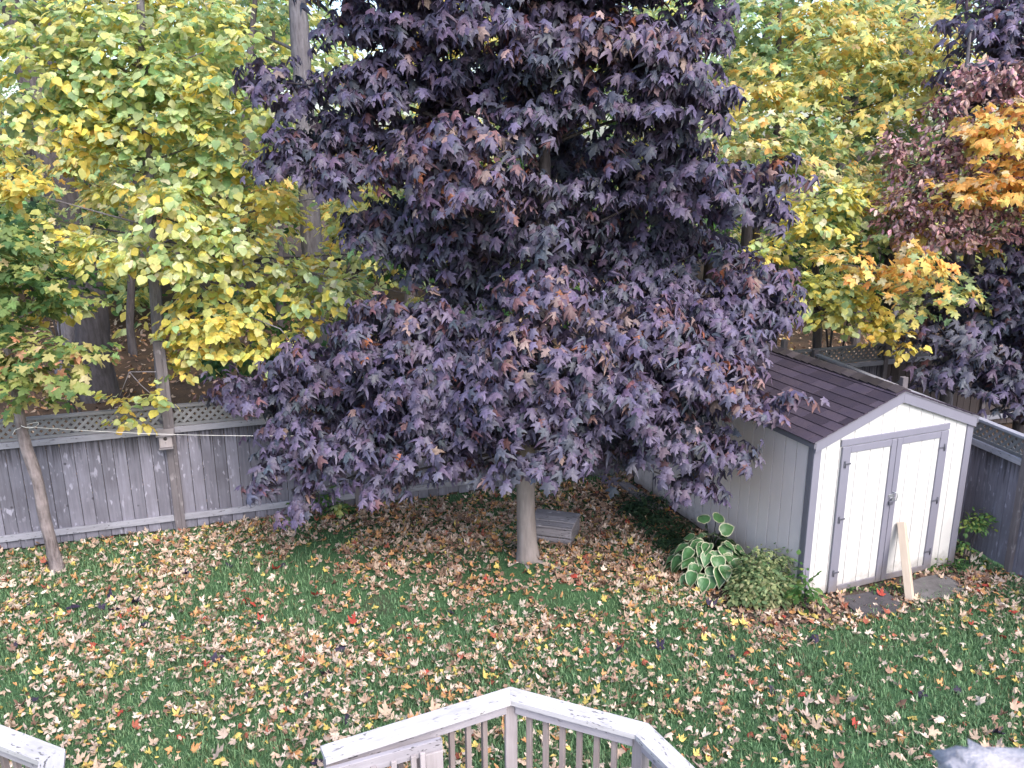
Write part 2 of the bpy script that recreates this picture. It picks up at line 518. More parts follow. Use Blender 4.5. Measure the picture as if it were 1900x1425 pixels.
_leafproto = {}
def leaf_proto(shape, k, colour, mat):
    key = (shape, k, tuple(np.round(colour, 3)), mat.name)
    if key not in _leafproto:
        LV, LT = SH[shape][k]
        _leafproto[key] = npmesh('leaf', LV, LT, np.tile(np.array(colour), (len(LV), 1)) * rng.uniform(.88, 1.12, (len(LV), 1)), mat)
    return _leafproto[key]

def leaf_objects(name, shape, P, D, N, S, pal_i, pal, mat, parent):
    X, Y, Z = frames(D, N)
    out = []
    for i in range(len(P)):
        me = leaf_proto(shape, int(rng.integers(0, 4)), pal[pal_i[i]], mat)
        o = bpy.data.objects.new(name, me); COL.objects.link(o)
        mm = Matrix(np.column_stack([X[i], Y[i], Z[i]]).tolist()).to_4x4()
        o.matrix_basis = Matrix.Translation(P[i].tolist()) @ mm @ Matrix.Diagonal((S[i], S[i], S[i], 1))
        if parent: o.parent = parent
        out.append(o)
    return out

def spray(c, r, n, size, droop=0.5, outw=0.6, per=7, low=-0.55, spread=2.4, loose=1.0):
    """leaves of one clump set in flat sprays along short twigs"""
    k = max(1, n // per)
    d = norm(rng.normal(size=(k * 3, 3)))
    d = d[d[:, 2] > low][:k]; k = len(d)
    rad = .45 + .55 * np.sqrt(rng.random((k, 1)))
    p = np.asarray(c) + d * np.asarray(r) * rad
    h = d * [1, 1, .35] + rng.normal(size=(k, 3)) * .35 * loose
    t = norm(h + [0, 0, -.12])
    side = norm(np.cross(t, [0, 0, 1.0]))
    P, D, N, Q = [], [], [], []
    for j in range(per):
        s = j / (per - 1)
        L = size * spread * (.8 + .4 * rng.random((k, 1)))
        phi = (1 - s) * 1.25 * (1 if j % 2 else -1) + rng.normal(size=(k, 1)) * .3
        dr = t * np.cos(phi) + side * np.sin(phi) + [0, 0, 0] + np.array([0, 0, -1]) * droop * (.35 + rng.random((k, 1)))
        P.append(p + t * (s - .4) * L + side * np.sin(phi) * size * .25 + rng.normal(size=(k, 3)) * size * .18)
        D.append(dr)
        N.append(np.array([0, 0, 1.0]) + d * outw + rng.normal(size=(k, 3)) * .38 * loose)
        Q.append(d)
    P, D, N, Q = map(np.concatenate, (P, D, N, Q))
    S = size * rng.uniform(.72, 1.22, len(P))
    return P, D, N, S, Q

def pick(pal_w, n):
    w = np.array(pal_w, float)
    return rng.choice(len(w), n, p=w / w.sum())

def crown(tree, shape, clumps, size, pal, mat, n_parts, density=.020, droop=.5, outw=.6, per=7, jitter=.14, low=-.55, loose=1.0, shrink=1.0):
    """clumps: (u, v, half width px, half height px, Y, weights index or list)"""
    A = []
    for (u, v, ru, rv, Y, w) in clumps:
        c = at(u, v, Y)
        sc = np.linalg.norm(c - [0, 0, CAM_H]) / FPX
        r = np.array([ru * sc, .9 * (ru + rv) / 2 * sc, rv * sc]) * shrink
        n = int(density * ru * rv * (.17 / size) ** 2 * (sc / .0072) ** 2) + per
        P, D, N, S, Q = spray(c, r, n, size, droop, outw, per, low, 2.4, loose)
        A.append((P, D, N, S, Q, pick(w, len(P))))
    P, D, N, S, Q = [np.concatenate([a[i] for a in A]) for i in range(5)]
    ci = np.concatenate([a[5] for a in A])
    keep = P[:, 2] > .06
    P, D, N, S, Q, ci = [x[keep] for x in (P, D, N, S, Q, ci)]
    base = np.array(tree.location)
    view = norm(np.array([0, 0, CAM_H]) - P)
    facing = np.abs((norm(N) * view).sum(1)) * .5 + (Q * view).sum(1) - .06 * np.linalg.norm(P - [0, 0, CAM_H], axis=1) + .3 * rng.random(len(P))
    # only leaves inside the picture count as parts
    order = np.argsort(-facing)
    f = P - [0, 0, CAM_H]
    zc = f[:, 1] * math.cos(PITCH) - f[:, 2] * math.sin(PITCH)
    uu = 950 + FPX * f[:, 0] / zc; vv = 712 - FPX * (f[:, 1] * math.sin(PITCH) + f[:, 2] * math.cos(PITCH)) / zc
    order = [i for i in order if 0 < uu[i] < 1900 and 0 < vv[i] < 1425][:n_parts]
    mask = np.zeros(len(P), bool); mask[order] = True
    pal = np.array(pal)
    C = pal[ci] * rng.uniform(1 - jitter * 1.6, 1 + jitter * 1.6, (len(P), 1)) * rng.uniform(1 - jitter * .6, 1 + jitter * .6, (len(P), 3))
    rest = ~mask
    me = leaf_mesh('crown', shape, P[rest] - base, D[rest], N[rest], S[rest], C[rest], mat)
    tag(link('crown', me, tree), kind='stuff')
    if n_parts:
        leaf_objects('leaf', shape, P[mask] - base, D[mask], N[mask], S[mask], ci[mask], pal, mat, tree)

def trunk_and_branches(tree, pts, rads, mat, clumps, every=1, r0=.05, start=.35, sides=10, wob=.03, rise=.5, maxlen=9.0, bmat=None):
    base = np.array(tree.location)
    pts = np.array(pts, float)
    q_ = np.linspace(0, 1, 34); s_ = np.linspace(0, 1, len(pts))
    rp_ = np.stack([np.interp(q_, s_, pts[:, i]) for i in range(3)], 1)
    for _ in range(2): rp_[1:-1] = (rp_[:-2] + 2 * rp_[1:-1] + rp_[2:]) / 4
    tube('trunk', rp_ - base, np.interp(q_, s_, rads), mat, tree, sides, wob)
    seg = np.linspace(0, 1, len(pts))
    tt = np.linspace(start, .98, 30)
    TP = np.stack([np.interp(tt, seg, pts[:, i]) for i in range(3)], 1)
    for (u, v, ru, rv, Y, w) in clumps[::every]:
        c = at(u, v, Y)
        want = c[2] - .35 * np.linalg.norm(c[:2] - pts[len(pts) // 2, :2])
        i = int(np.argmin(np.abs(TP[:, 2] - want)))
        q = TP[i]
        ln = np.linalg.norm(c - q)
        if ln > maxlen or ln < .3: continue
        mid = (q + c) / 2 + np.array([0, 0, rise * .25 * ln]) + rng.normal(size=3) * .06 * ln
        B = bez(q, mid, c, 7)
        tube('branch', B - base, np.linspace(r0 * min(1.3, .5 + ln * .18), r0 * .18, 7), bmat or mat, tree, 6, .04)

# ------------------------------------------------------------------ the setting
def sheet(name, poly, z, mat, kind='structure'):
    me = pymesh(name, [(x, y, z) for x, y in poly], [list(range(len(poly)))], mat)
    return tag(link(name, me), kind=kind)

sheet('ground', [(-400, -200), (400, -200), (400, 800), (-400, 800)], -0.008, M['forest_floor'])
FY0, FK, FYAW = 12.753, 0.3161, math.atan(0.3161)
def fence_y(x): return FY0 + FK * x
# lawn: gently uneven sheet inside the fences
nx, ny = 90, 70
gx, gy = np.meshgrid(np.linspace(-14, 6.6, nx), np.linspace(0, 1, ny))
top = np.minimum(fence_y(gx) + .03, 99)
Yg = -2 + gy * (top + 2)
Zg = np.zeros_like(gx)
def rise(x, y):
    d2 = (x - .25) ** 2 + (y - 10.2) ** 2
    return .07 * np.exp(-d2 / .5)
Zg = rise(gx, Yg) + .004
V = np.stack([gx, Yg, Zg], -1).reshape(-1, 3)
i0 = (np.arange(ny - 1)[:, None] * nx + np.arange(nx - 1)[None]).ravel()
T = np.concatenate([np.stack([i0, i0 + 1, i0 + nx + 1], 1), np.stack([i0, i0 + nx + 1, i0 + nx], 1)])
lawn = tag(link('lawn', npmesh('lawn', V, T, None, M['lawn'], True)), kind='structure')

# shed frame of reference
SHA = np.array([3.474, 9.163]); SYAW = R(21.55)
sdx = np.array([math.cos(SYAW), math.sin(SYAW)]); sdn = np.array([-math.sin(SYAW), math.cos(SYAW)])
SW, SL, SE, SAp = 2.449, 4.05, 2.041, 2.494
def shed_pt(x, y, z=0.0):
    p = SHA + x * sdx + y * sdn
    return np.array([p[0], p[1], z])

# bare soil bed along the shed and in front of its door (4 mm over the lawn)
bed = [shed_pt(-1.15, 3.9), shed_pt(-.75, 2.6), shed_pt(-.85, 1.2), shed_pt(-1.0, .3), shed_pt(-.7, -.35), shed_pt(.2, -.55), shed_pt(1.2, -.75), shed_pt(2.1, -.5), shed_pt(2.6, .1), shed_pt(2.6, 3.95), shed_pt(0, 4.0)]
sheet('soil_bed', [(p[0], p[1]) for p in bed], .010, M['dirt'])

# ------------------------------------------------------------------ fences
def fence(name, origin, yaw, s0, s1, posts, label, parts_range, height=1.88, lat0=1.57, bottom_rail=True, tall=None, gap_board=.003, cap_mat=None, bw=.163):
    root = empty(name, (origin[0], origin[1], 0), yaw, label, 'fence')
    cap_mat = cap_mat or M['cap']
    k = 0
    x = s0
    while x < s1 - .05:                               # boards
        if not any(abs(x + bw / 2 - p) < .0 for p in posts):
            o = piece('board', x + gap_board, x + bw - gap_board, .002 + .004 * (k % 2), .024 + .004 * (k % 2), .03 + random.uniform(-.015, .02), lat0 - .015, M['fence_far'] if (name == 'board_fence' and x > 7.05) else M['fence'], root, .004)
        x += bw; k += 1
    for a, b in zip(posts[:-1], posts[1:]):
        a2, b2 = a + .047, b - .047
        if bottom_rail:
            piece('bottom_rail', a2, b2, -.040, 0, .165, .255, M['rail'], root)
        piece('top_rail', a2, b2, -.042, 0, lat0 - .085, lat0, M['rail'], root)
        piece('lattice_rail', a2, b2, -.006, .034, lat0 + .002, lat0 + .040, M['lattice'], root)
        piece('cap_rail', a2, b2, -.035, .055, height - .038, height, cap_mat, root)
    for i, p in enumerate(posts):
        h = height + .03
        if tall and i in tall: h = tall[i]
        o = piece('post', p - .045, p + .045, -.052, .040, -.2, h, M['fence_brown'], root, .006)
    # lattice strips, two layers
    lz0, lz1 = lat0 + .038, height - .036
    hh = lz1 - lz0
    V2, F2 = [], []
    step = .105
    for layer, sg in ((0, 1), (1, -1)):
        s = s0
        while s < s1 - hh:
            L = hh * 1.414 - .03
            cx, cz = s + hh / 2, (lz0 + lz1) / 2
            yy = .006 + .009 * layer
            if not any(abs(cx - p) < hh / 2 - .03 for p in posts):
                if parts_range[0] < s < parts_range[1]:
                    me = cbox(L, .008, .040, M['lattice'], .002)
                    link('lattice_strip', me, root, None, (cx, yy, cz), (0, -sg * math.pi / 4, 0))
                else:
                    c, si = math.cos(math.pi / 4), math.sin(math.pi / 4) * sg
                    b0 = len(V2)
                    for (aa, bb, cc) in [(-1, -1, -1), (1, -1, -1), (1, 1, -1), (-1, 1, -1), (-1, -1, 1), (1, -1, 1), (1, 1, 1), (-1, 1, 1)]:
                        lx, ly, lz = aa * L / 2, bb * .004, cc * .020
                        V2.append((cx + lx * c - lz * si, yy + ly, cz + lx * si + lz * c))
                    for q in [(0, 1, 2, 3), (7, 6, 5, 4), (0, 4, 5, 1), (1, 5, 6, 2), (2, 6, 7, 3), (3, 7, 4, 0)]:
                        F2.append([b0 + i for i in q])
            s += step
    if V2:
        tag(link('lattice_panel', pymesh('lattice_panel', V2, F2, M['lattice']), root), kind='stuff')
    return root

rear_posts = [-12.3, -9.9, -7.48, -5.05, -2.48, -0.12, 2.35, 4.92, 7.08, 9.5, 12.0]
rear = fence('board_fence', (0, FY0), FYAW, -12.3, 12.0, rear_posts,
             'long grey weathered board fence with lattice top running behind the purple maple', (-8.2, -1.6),
             tall={3: 2.80, 7: 2.10})
# square end board beside the tall post (a doubled post below)
piece('post', -5.005, -4.955, -.048, .036, -.1, 2.79, M['fence_brown'], rear, .005)
RF0 = np.array([5.27, 14.40]); RF1 = np.array([7.30, 6.0])
rf_yaw = math.atan2(*(RF1 - RF0)[::-1]); rf_len = float(np.linalg.norm(RF1 - RF0))
right = fence('side_fence', RF0, rf_yaw, .06, rf_len, [.06, 2.35, 4.7, 7.1, rf_len - .05],
              'grey board fence with lattice top to the right of the shed', (2.6, 6.2), height=1.83, lat0=1.54,
              bottom_rail=False, tall={0: 1.9, 1: 2.0}, cap_mat=M['rail'])

# bird house on the tall post
bh_p = at(308, 815, 11.13)
BHS = 1.35
bh = empty('bird_house', (bh_p[0], bh_p[1] - .0, bh_p[2] - .08), FYAW, 'small weathered wooden bird house nailed to the tall fence post', 'bird house')
piece('body', -.062, .062, -.062, .03, -.01, .13, M['post'], bh)
o = piece('roof', -.085, .085, -.10, .035, .131, .149, M['box'], bh); o.rotation_euler = (R(12), 0, 0)
piece('floor_board', -.07, .07, -.085, .03, -.028, -.0115, M['box'], bh)
me_h = tube('entrance_hole', [(0, -.0635, .085), (0, -.0655, .085)], .019, M['soil'], bh, 14)  # no opening cut: a dark disc paints the shade inside
tube('perch', [(0, -.06, .045), (0, -.10, .045)], .004, M['post'], bh, 6)
bh.scale = (BHS, BHS, BHS)

# ------------------------------------------------------------------ shed
shed = empty('garden_shed', (SHA[0], SHA[1], 0), SYAW, 'white and grey garden shed with double doors and dark shingle roof', 'shed')
slope = math.atan2(SAp - SE, SW / 2)
def roof_z(x): return SE + (SAp - SE) * (1 - abs(x - SW / 2) / (SW / 2))
# inner walls (dark backing seen in the grooves)
prism('wall_core', [(.02, .02), (SW - .02, .02), (SW - .02, SE - .05), (SW / 2, SAp - .06), (.02, SE - .05)], 'y', .016, SL - .016, M['shadow'], shed)
def siding_front(name, x0, x1, z0, zt0, zt1, y0, y1, mat, parent):
    prism(name, [(x0, z0), (x1, z0), (x1, zt1), (x0, zt0)], 'y', y0, y1, mat, parent)
fw = empty('front_wall', (0, 0, 0)); fw.parent = shed
xs = [0.0] + [.168 + .2015 * i for i in range(12)] + [SW]
xs = sorted(set([x for x in xs if x <= SW - .03] + [SW]))
g = .0042
for a, b in zip(xs[:-1], xs[1:]):
    cuts = [a] + [c for c in (SW / 2,) if a < c < b] + [b]
    for a1, b1 in zip(cuts[:-1], cuts[1:]):
        ga, gb = (g if a1 == a else 0), (g if b1 == b else 0)
        siding_front('siding_board', a1 + ga, b1 - gb, .025 + random.uniform(0, .012), roof_z(a1) - .035, roof_z(b1) - .035, 0, .013, M['white'], fw)
lw = empty('side_wall', (0, 0, 0)); lw.parent = shed
ys = [.014] + [.10 + .2015 * i for i in range(20)] + [SL]
for a, b in zip(ys[:-1], ys[1:]):
    piece('siding_board', 0, .013, a + .006, b - .006, .025 + random.uniform(0, .012), SE - .03, M['beige'], lw, .002)
    piece('siding_board', SW - .013, SW, a + g, b - g, .03, SE - .03, M['beige'], lw, .002)
piece('panel_joint', -.006, .001, 3.44, 3.47, .03, SE - .05, M['trim_dark'], lw, .001)
rw = prism('rear_wall', [(.01, .03), (SW - .01, .03), (SW - .01, SE - .04), (SW / 2, SAp - .04), (.01, SE - .04)], 'y', SL - .012, SL, M['beige'], shed)
# trim
for x0, x1 in ((-.018, .088), (SW - .088, SW + .018)):
    piece('corner_trim', x0, x1, -.020, -.001, .02, SE - .07 if x0 < 1 else SE - .07, M['trim'], shed)
piece('corner_trim', -.019, -.001, .0005, .078, .02, SE - .06, M['trim_dark'], shed)
piece('corner_trim', SW + .001, SW + .019, .0005, .078, .02, SE - .06, M['trim_dark'], shed)
wtrim = .115
for sgn in (0, 1):
    e = -.024
    pts = [(e, roof_z(e) - wtrim), (SW / 2, SAp - wtrim), (SW / 2, SAp + .006), (e, roof_z(e) + .006)]
    if sgn: pts = [(SW - x, z) for x, z in pts]
    pts = [(x + (.0012 if sgn else -.0012) if abs(x - SW / 2) < 1e-6 else x, z) for x, z in pts]
    prism('rake_trim', pts, 'y', -.044, -.0215, M['trim'], shed)
# roof
roof = empty('roof', (0, 0, 0)); roof.parent = shed
for sgn in (0, 1):
    e = -.05
    pts = [(e, roof_z(e) + .008), (SW / 2, SAp + .008), (SW / 2, SAp + .026), (e, roof_z(e) + .026)]
    if sgn: pts = [(SW - x, z) for x, z in pts]
    pts = [(x + (.001 if sgn else -.001) if abs(x - SW / 2) < 1e-6 else x, z) for x, z in pts]
    prism('roof_deck', pts, 'y', -.05, SL + .06, M['trim_dark'], roof)
    # drip edge under the eave
    xe = -.05 if not sgn else SW + .05
    piece('eave_board', min(xe, xe + (.02 if not sgn else -.02)), max(xe, xe + (.02 if not sgn else -.02)), -.045, SL + .05, roof_z(-.05) - .055, roof_z(-.05) + .006, M['trim_dark'], roof, .002)
sl_len = (SW / 2 + .06) / math.cos(slope)
ncourse = 9; expo = sl_len / ncourse
for sgn in (0, 1):
    for c in range(ncourse):
        y = -.062
        first = True
        off = [.11, .33, .22][c % 3]
        while y < SL + .065:
            ln = off if first else .333
            y1 = min(y + ln, SL + .07); first = False
            if y1 - y < .03: break
            d0 = c * expo                       # distance up the slope from the eave
            w = expo + .05
            cx = -.072 + (d0 + w / 2 - .012) * math.cos(slope)
            z = roof_z(-.072) + (d0 + w / 2 - .012) * math.sin(slope) + .036 + random.uniform(0, .0012)
            ry = -(slope - .065)
            if sgn: cx = SW - cx; ry = -ry
            me = cbox(w if c < ncourse - 1 else expo + .01, round(y1 - y - .007, 3), .010, M['shingle'], .002)
            link('shingle', me, roof, None, (cx, (y + y1) / 2, z), (0, ry, 0))
            y = y1
# ridge caps
rv_ = []
rw_, rt_ = .125, .012
cs_, sn_ = math.cos(slope), math.sin(slope)
rp = [(-rw_ * cs_, -rw_ * sn_), (0, 0), (rw_ * cs_, -rw_ * sn_), (rw_ * cs_, -rw_ * sn_ - rt_), (0, -rt_), (-rw_ * cs_, -rw_ * sn_ - rt_)]
Vr = [(x, y, z) for y in (-.074, .074) for x, z in rp]
Fr = [[0, 1, 7, 6], [1, 2, 8, 7], [2, 3, 9, 8], [3, 4, 10, 9], [4, 5, 11, 10], [5, 0, 6, 11], [5, 4, 1, 0], [4, 3, 2, 1], [6, 7, 10, 11], [7, 8, 9, 10]]
me_r = pymesh('ridge_cap', Vr, Fr, M['ridge'])
y = .045
while y < SL + .02:
    link('ridge_cap', me_r, roof, None, (SW / 2, y, SAp + .064 + random.uniform(-.001, .002)), (R(6.5), 0, random.uniform(-.02, .02)))
    y += .152
# doors
piece('door_header', .372, 2.056, -.024, -.001, 1.932, 2.012, M['trim'], shed)
def door(x0, x1, hinge_left, label):
    d = empty('door', (0, 0, 0)); d.parent = shed; d['label'] = label
    yb0, yb1 = -.014, -.002
    so, si = .128, .082
    lo, hi = (so, si) if hinge_left else (si, so)
    b = [x0 + .02] + [x for x in [.168 + .2015 * i + .05 for i in range(12)] if x0 + .05 < x < x1 - .05] + [x1 - .02]
    for a, c in zip(b[:-1], b[1:]):
        piece('siding_board', a + g, c - g, yb0, yb1, .05, 1.92, M['white'], d, .002)
    piece('stile', x0, x0 + lo, -.034, -.0145, .032, 1.926, M['trim'], d)
    piece('stile', x1 - hi, x1, -.034, -.0145, .032, 1.926, M['trim'], d)
    piece('door_rail', x0 + lo + .001, x1 - hi - .001, -.032, -.0145, 1.842, 1.926, M['trim'], d)
    piece('door_rail', x0 + lo + .001, x1 - hi - .001, -.032, -.0145, .032, .112, M['trim'], d)
    for z in (.30, 1.005, 1.71):
        hx = x0 + .055 if hinge_left else x1 - .055
        s = 1 if hinge_left else -1
        h = empty('hinge', (hx, -.036, z)); h.parent = d
        piece('strap', min(0, s * .085), max(0, s * .085), -.004, .0015, -.012, .012, M['dark_metal'], h, .002)
        piece('plate', -.022 if s > 0 else .002, -.002 if s > 0 else .022, -.005, .0015, -.042, .042, M['dark_metal'], h, .002)
        tube('pin', [(0, -.006, -.045), (0, -.006, .045)], .006, M['dark_metal'], h, 6)
    return d
door(.386, 1.211, True, 'left door leaf, carrying the hasp')
door(1.217, 2.042, False, 'right door leaf, with the timber leaning on it')
hasp = empty('hasp', (1.214, -.036, 1.14)); hasp.parent = shed
piece('plate', -.045, .05, -.005, .001, .03, .075, M['metal'], hasp, .002)
piece('staple_plate', .012, .062, -.005, .001, -.035, .022, M['metal'], hasp, .002)
tube('handle', [(.02, -.004, .10), (.055, -.035, .09), (.06, -.038, .04), (.055, -.035, -.01), (.02, -.004, -.02)], .007, M['metal'], hasp, 7)
tube('shackle', [(-.03, -.012, -.005), (-.03, -.02, .028), (-.012, -.02, .036), (.006, -.02, .028), (.006, -.012, -.005)], .0045, M['metal'], hasp, 6)
piece('padlock_body', -.04, .016, -.03, -.008, -.06, -.008, M['dark_metal'], hasp, .005)

# timber leaning on the door
foot = np.array([4.79, 9.13, 0.0]); tp = shed_pt(1.405, -.075, .80)
L = float(np.linalg.norm(tp - foot)); ax = Vector(tp - foot).normalized()
tm = empty('timber_post', tuple(foot), 0, 'pale cut timber post leaning against the right shed door', 'timber')
b_ = link('beam', cbox(.088, .088, L, M['timber'], .004), tm)
q = ax.to_track_quat('Z', 'Y')
b_.matrix_basis = (q.to_matrix().to_4x4() @ Matrix.Translation((0, 0, L / 2 + .02)) @ Matrix.Rotation(R(52), 4, 'Z'))

# slabs in front of the door
def slab(name, corners, th, mat, label, cat, planks=0):
    c = np.mean(corners, 0)
    poly = [(p[0] - c[0], p[1] - c[1]) for p in corners]
    # roughen the edge
    pts = []
    n = len(poly)
    for i in range(n):
        a, b = np.array(poly[i]), np.array(poly[(i + 1) % n])
        for k in range(5):
            t = k / 5
            pts.append(tuple(a * (1 - t) + b * t + rng.normal(size=2) * (.012 if k else 0)))
    o = prism(name, pts, 'z', 0, th, mat)
    o.location = (c[0], c[1], .006)
    return tag(o, label, cat)
slab('paving_slab', [atz(1556, 1112), atz(1640, 1096), atz(1685, 1138), atz(1600, 1150)], .028, M['slab'], 'dark flat slab in front of the left shed door', 'slab')
slab('paving_slab', [atz(1668, 1090), atz(1742, 1068), atz(1795, 1096), atz(1715, 1124)], .034, M['slab2'], 'grey stone slab behind the foot of the leaning timber', 'slab')
# light sill board at the far end of the shed side
ps = empty('plank', tuple(shed_pt(-.22, 3.55, .012)), SYAW, 'old grey plank lying on the ground at the far corner of the shed', 'plank')
piece('board', -.09, .09, -.62, .5, 0, .05, M['box'], ps)

# ------------------------------------------------------------------ wooden box behind the maple
wb = empty('wooden_box', (.36, 10.72, .012), R(-17), 'low weathered grey plank box behind the purple maple trunk', 'box')
bw_, bd_, bhh = .62, .54, .29
for k in range(2):
    piece('plank', -bw_ / 2, bw_ / 2, -.0, .03, k * .13 + .004, k * .13 + .122, M['box'], wb, .008)
    piece('plank', -bw_ / 2, bw_ / 2, bd_ - .03, bd_, k * .13 + .002, k * .13 + .127, M['box'], wb)
    for sx in (-1, 1):
        piece('side_plank', sx * (bw_ / 2 - .016) - .014, sx * (bw_ / 2 - .016) + .014, .032, bd_ - .032, k * .13 + .002, k * .13 + .127, M['box'], wb)
for k in range(3):
    piece('lid_plank', -bw_ / 2 - .012, bw_ / 2 + .012, -.015 + k * .19, -.015 + k * .19 + .176, .262, .290 + .006 * (k % 2), M['box'], wb, .009)
wb.location = (.50, 10.66, .01)

# ------------------------------------------------------------------ deck railings
ZC = 1.5
def dk(u, v): return atz(u, v, ZC)[:2]
P0, P1, P2 = dk(594, 1384), dk(947, 1274), dk(1203, 1342)
P3 = P2 + (dk(1290, 1425) - P2) / np.linalg.norm(dk(1290, 1425) - P2) * 1.9
def offset_poly(P, w, side=-1):
    """offset an open polyline to its right-hand side by w, mitred"""
    P = [np.array(p) for p in P]; out = []
    for i in range(len(P)):
        ns = []
        if i > 0: d = norm(P[i] - P[i - 1]); ns.append(np.array([d[1], -d[0]]))
        if i < len(P) - 1: d = norm(P[i + 1] - P[i]); ns.append(np.array([d[1], -d[0]]))
        nn = norm(sum(ns)); out.append(P[i] + nn * w / max(.3, float(nn @ ns[0])))
    return out
def railing(name, P, label, cat, zdeck=.52, cw=.15, skip_posts=()):
    root = empty(name, (float(P[0][0]), float(P[0][1]), 0), 0, label, cat)
    o0 = np.array([P[0][0], P[0][1]])
    Pi = offset_poly(P, cw)
    Pm = offset_poly(P, cw / 2)
    for i in range(len(P) - 1):
        a, b, c, d = P[i] - o0, P[i + 1] - o0, Pi[i + 1] - o0, Pi[i] - o0
        e = norm(b - a) * .0015
        cp = prism('rail_cap', [(0, 0), tuple(b - a - e), tuple(c - a - e), tuple(d - a)], 'z', ZC - .038, ZC, M['deck_cap'], root)
        # rotate the plank so that its grain runs along it
        me = cp.data; yaw = math.atan2(*(b - a)[::-1])
        me.transform(Matrix.Rotation(-yaw, 4, 'Z')); cp.rotation_euler = (0, 0, yaw); cp.location = (*a, 0)
        A, B = Pm[i] - o0, Pm[i + 1] - o0
        yaw = math.atan2(*(B - A)[::-1]); Ls = float(np.linalg.norm(B - A))
        seg = norm(B - A); nrm = np.array([seg[1], -seg[0]])
        def put(nm, s0, s1, y0, y1, z0, z1, mat, ch=.004):
            me = cbox(s1 - s0, y1 - y0, z1 - z0, mat, ch)
            c = A + seg * (s0 + s1) / 2 + nrm * (y0 + y1) / 2
            link(nm, me, root, None, (c[0], c[1], (z0 + z1) / 2), (0, 0, yaw))
        put('top_rail', .05, Ls - .05, .002, .040, ZC - .130, ZC - .0395, M['deck'])
        put('bottom_rail', .05, Ls - .05, .002, .040, zdeck + .08, zdeck + .17, M['deck'])
        s = .14
        while s < Ls - .09:
            put('baluster', s - .019, s + .019, -.037, .001, zdeck + .05, ZC - .045, M['baluster'], .003)
            s += .128
    for i, p in enumerate(Pm):
        p = p - o0
        if i in skip_posts: continue
        q0 = P[max(i - 1, 0)]; q1 = P[min(i + 1, len(P) - 1)]
        yaw = math.atan2(*(np.array(q1) - np.array(q0))[::-1])
        s = cbox(.089, .089, ZC - .040 + .3, M['post'], .006)
        shift = (norm(np.array(q1) - np.array(q0)) * (.05 if i == 0 else (-.05 if i == len(P) - 1 else 0)))
        link('post', s, root, None, (p[0] + shift[0], p[1] + shift[1], (ZC - .040 - .3) / 2), (0, 0, yaw))
    return root
r1 = railing('deck_railing', [P0, P1, P2, P3], 'bleached grey wooden deck railing with angled corners at the bottom centre', 'railing')
Q1 = dk(121, 1390); Q0 = Q1 + norm(dk(0, 1344) - Q1) * 1.6
Q2 = Q1 + norm(dk(117.5, 1425) - Q1) * 1.5
r2 = railing('deck_railing', [Q0, Q1, Q2], 'bleached grey deck railing corner at the bottom left', 'railing')
# gate folded back against the main railing
G0, G1 = dk(601, 1409), dk(816, 1351)
gv = norm(G1 - G0); gn = np.array([gv[1], -gv[0]])
gl = float(np.linalg.norm(G1 - G0)); gyaw = math.atan2(gv[1], gv[0])
go = G0 + gn * .015
gate = empty('deck_gate', (go[0], go[1], .56), gyaw, 'weathered picket gate folded open against the deck railing', 'gate')
gz = ZC - .56 - .05
piece('gate_rail', 0, gl, -.038, 0, gz - .10, gz, M['deck'], gate)
piece('gate_rail', 0, gl, -.038, 0, .08, .17, M['deck'], gate)
x = .17
while x < gl - .20:
    piece('picket', x - .019, x + .019, -.060, -.039, .04, gz - .055, M['post'], gate, .003)
    x += .135
piece('picket', gl - .165, gl - .128, -.062, -.039, .04, gz - .05, M['post'], gate, .003)
piece('end_board', gl - .126, gl - .004, -.058, -.039, .04, gz - .075, M['post'], gate, .003)
# stair handrail going down beside the gate
h0 = np.array([P0[0] - .03, P0[1] - .05, 1.34]); h1 = np.array([P0[0] - .30, P0[1] + .40, .55])
sh = empty('stair_handrail', (h1[0], h1[1], 0), 0, 'grey handrail of the deck steps sloping down to the lawn', 'handrail')
def bar(name, a, b, w, t, mat, parent):
    a, b = Vector(a), Vector(b); Lb = (b - a).length
    o = link(name, cbox(Lb, w, t, mat, .004), parent)
    q = (b - a).to_track_quat('X', 'Z')
    o.matrix_basis = Matrix.Translation((a + b) / 2) @ q.to_matrix().to_4x4()
bar('rail', h0 - [h1[0], h1[1], 0], h1 - [h1[0], h1[1], 0], .085, .035, M['deck'], sh)
piece('post', -.04, .04, -.04, .04, -.1, .53, M['post'], sh)
# deck floor under the railings
deck = empty('deck', (0, 3.0, 0), 0, 'grey plank deck floor inside the railings at the bottom edge', 'deck')
for k in range(20):
    y0 = .0 + k * .118
    yy = 3.0 + y0 + .06
    def xcross(Pa, Pb):
        if abs(Pb[1] - Pa[1]) < 1e-6: return None
        t = (yy - Pa[1]) / (Pb[1] - Pa[1])
        return Pa[0] + t * (Pb[0] - Pa[0]) if 0 <= t <= 1 else None
    xr = [x for x in (xcross(P1, P2), xcross(P2, P3)) if x is not None]
    if not xr: continue
    xl = xcross(P0, P1) if yy > P0[1] else Q1[0] + .1
    if xl is None or xr[0] - xl < .25: continue
    piece('plank', xl + .09, xr[0] - .09, y0, y0 + .112, .48, .518, M['deck'], deck)

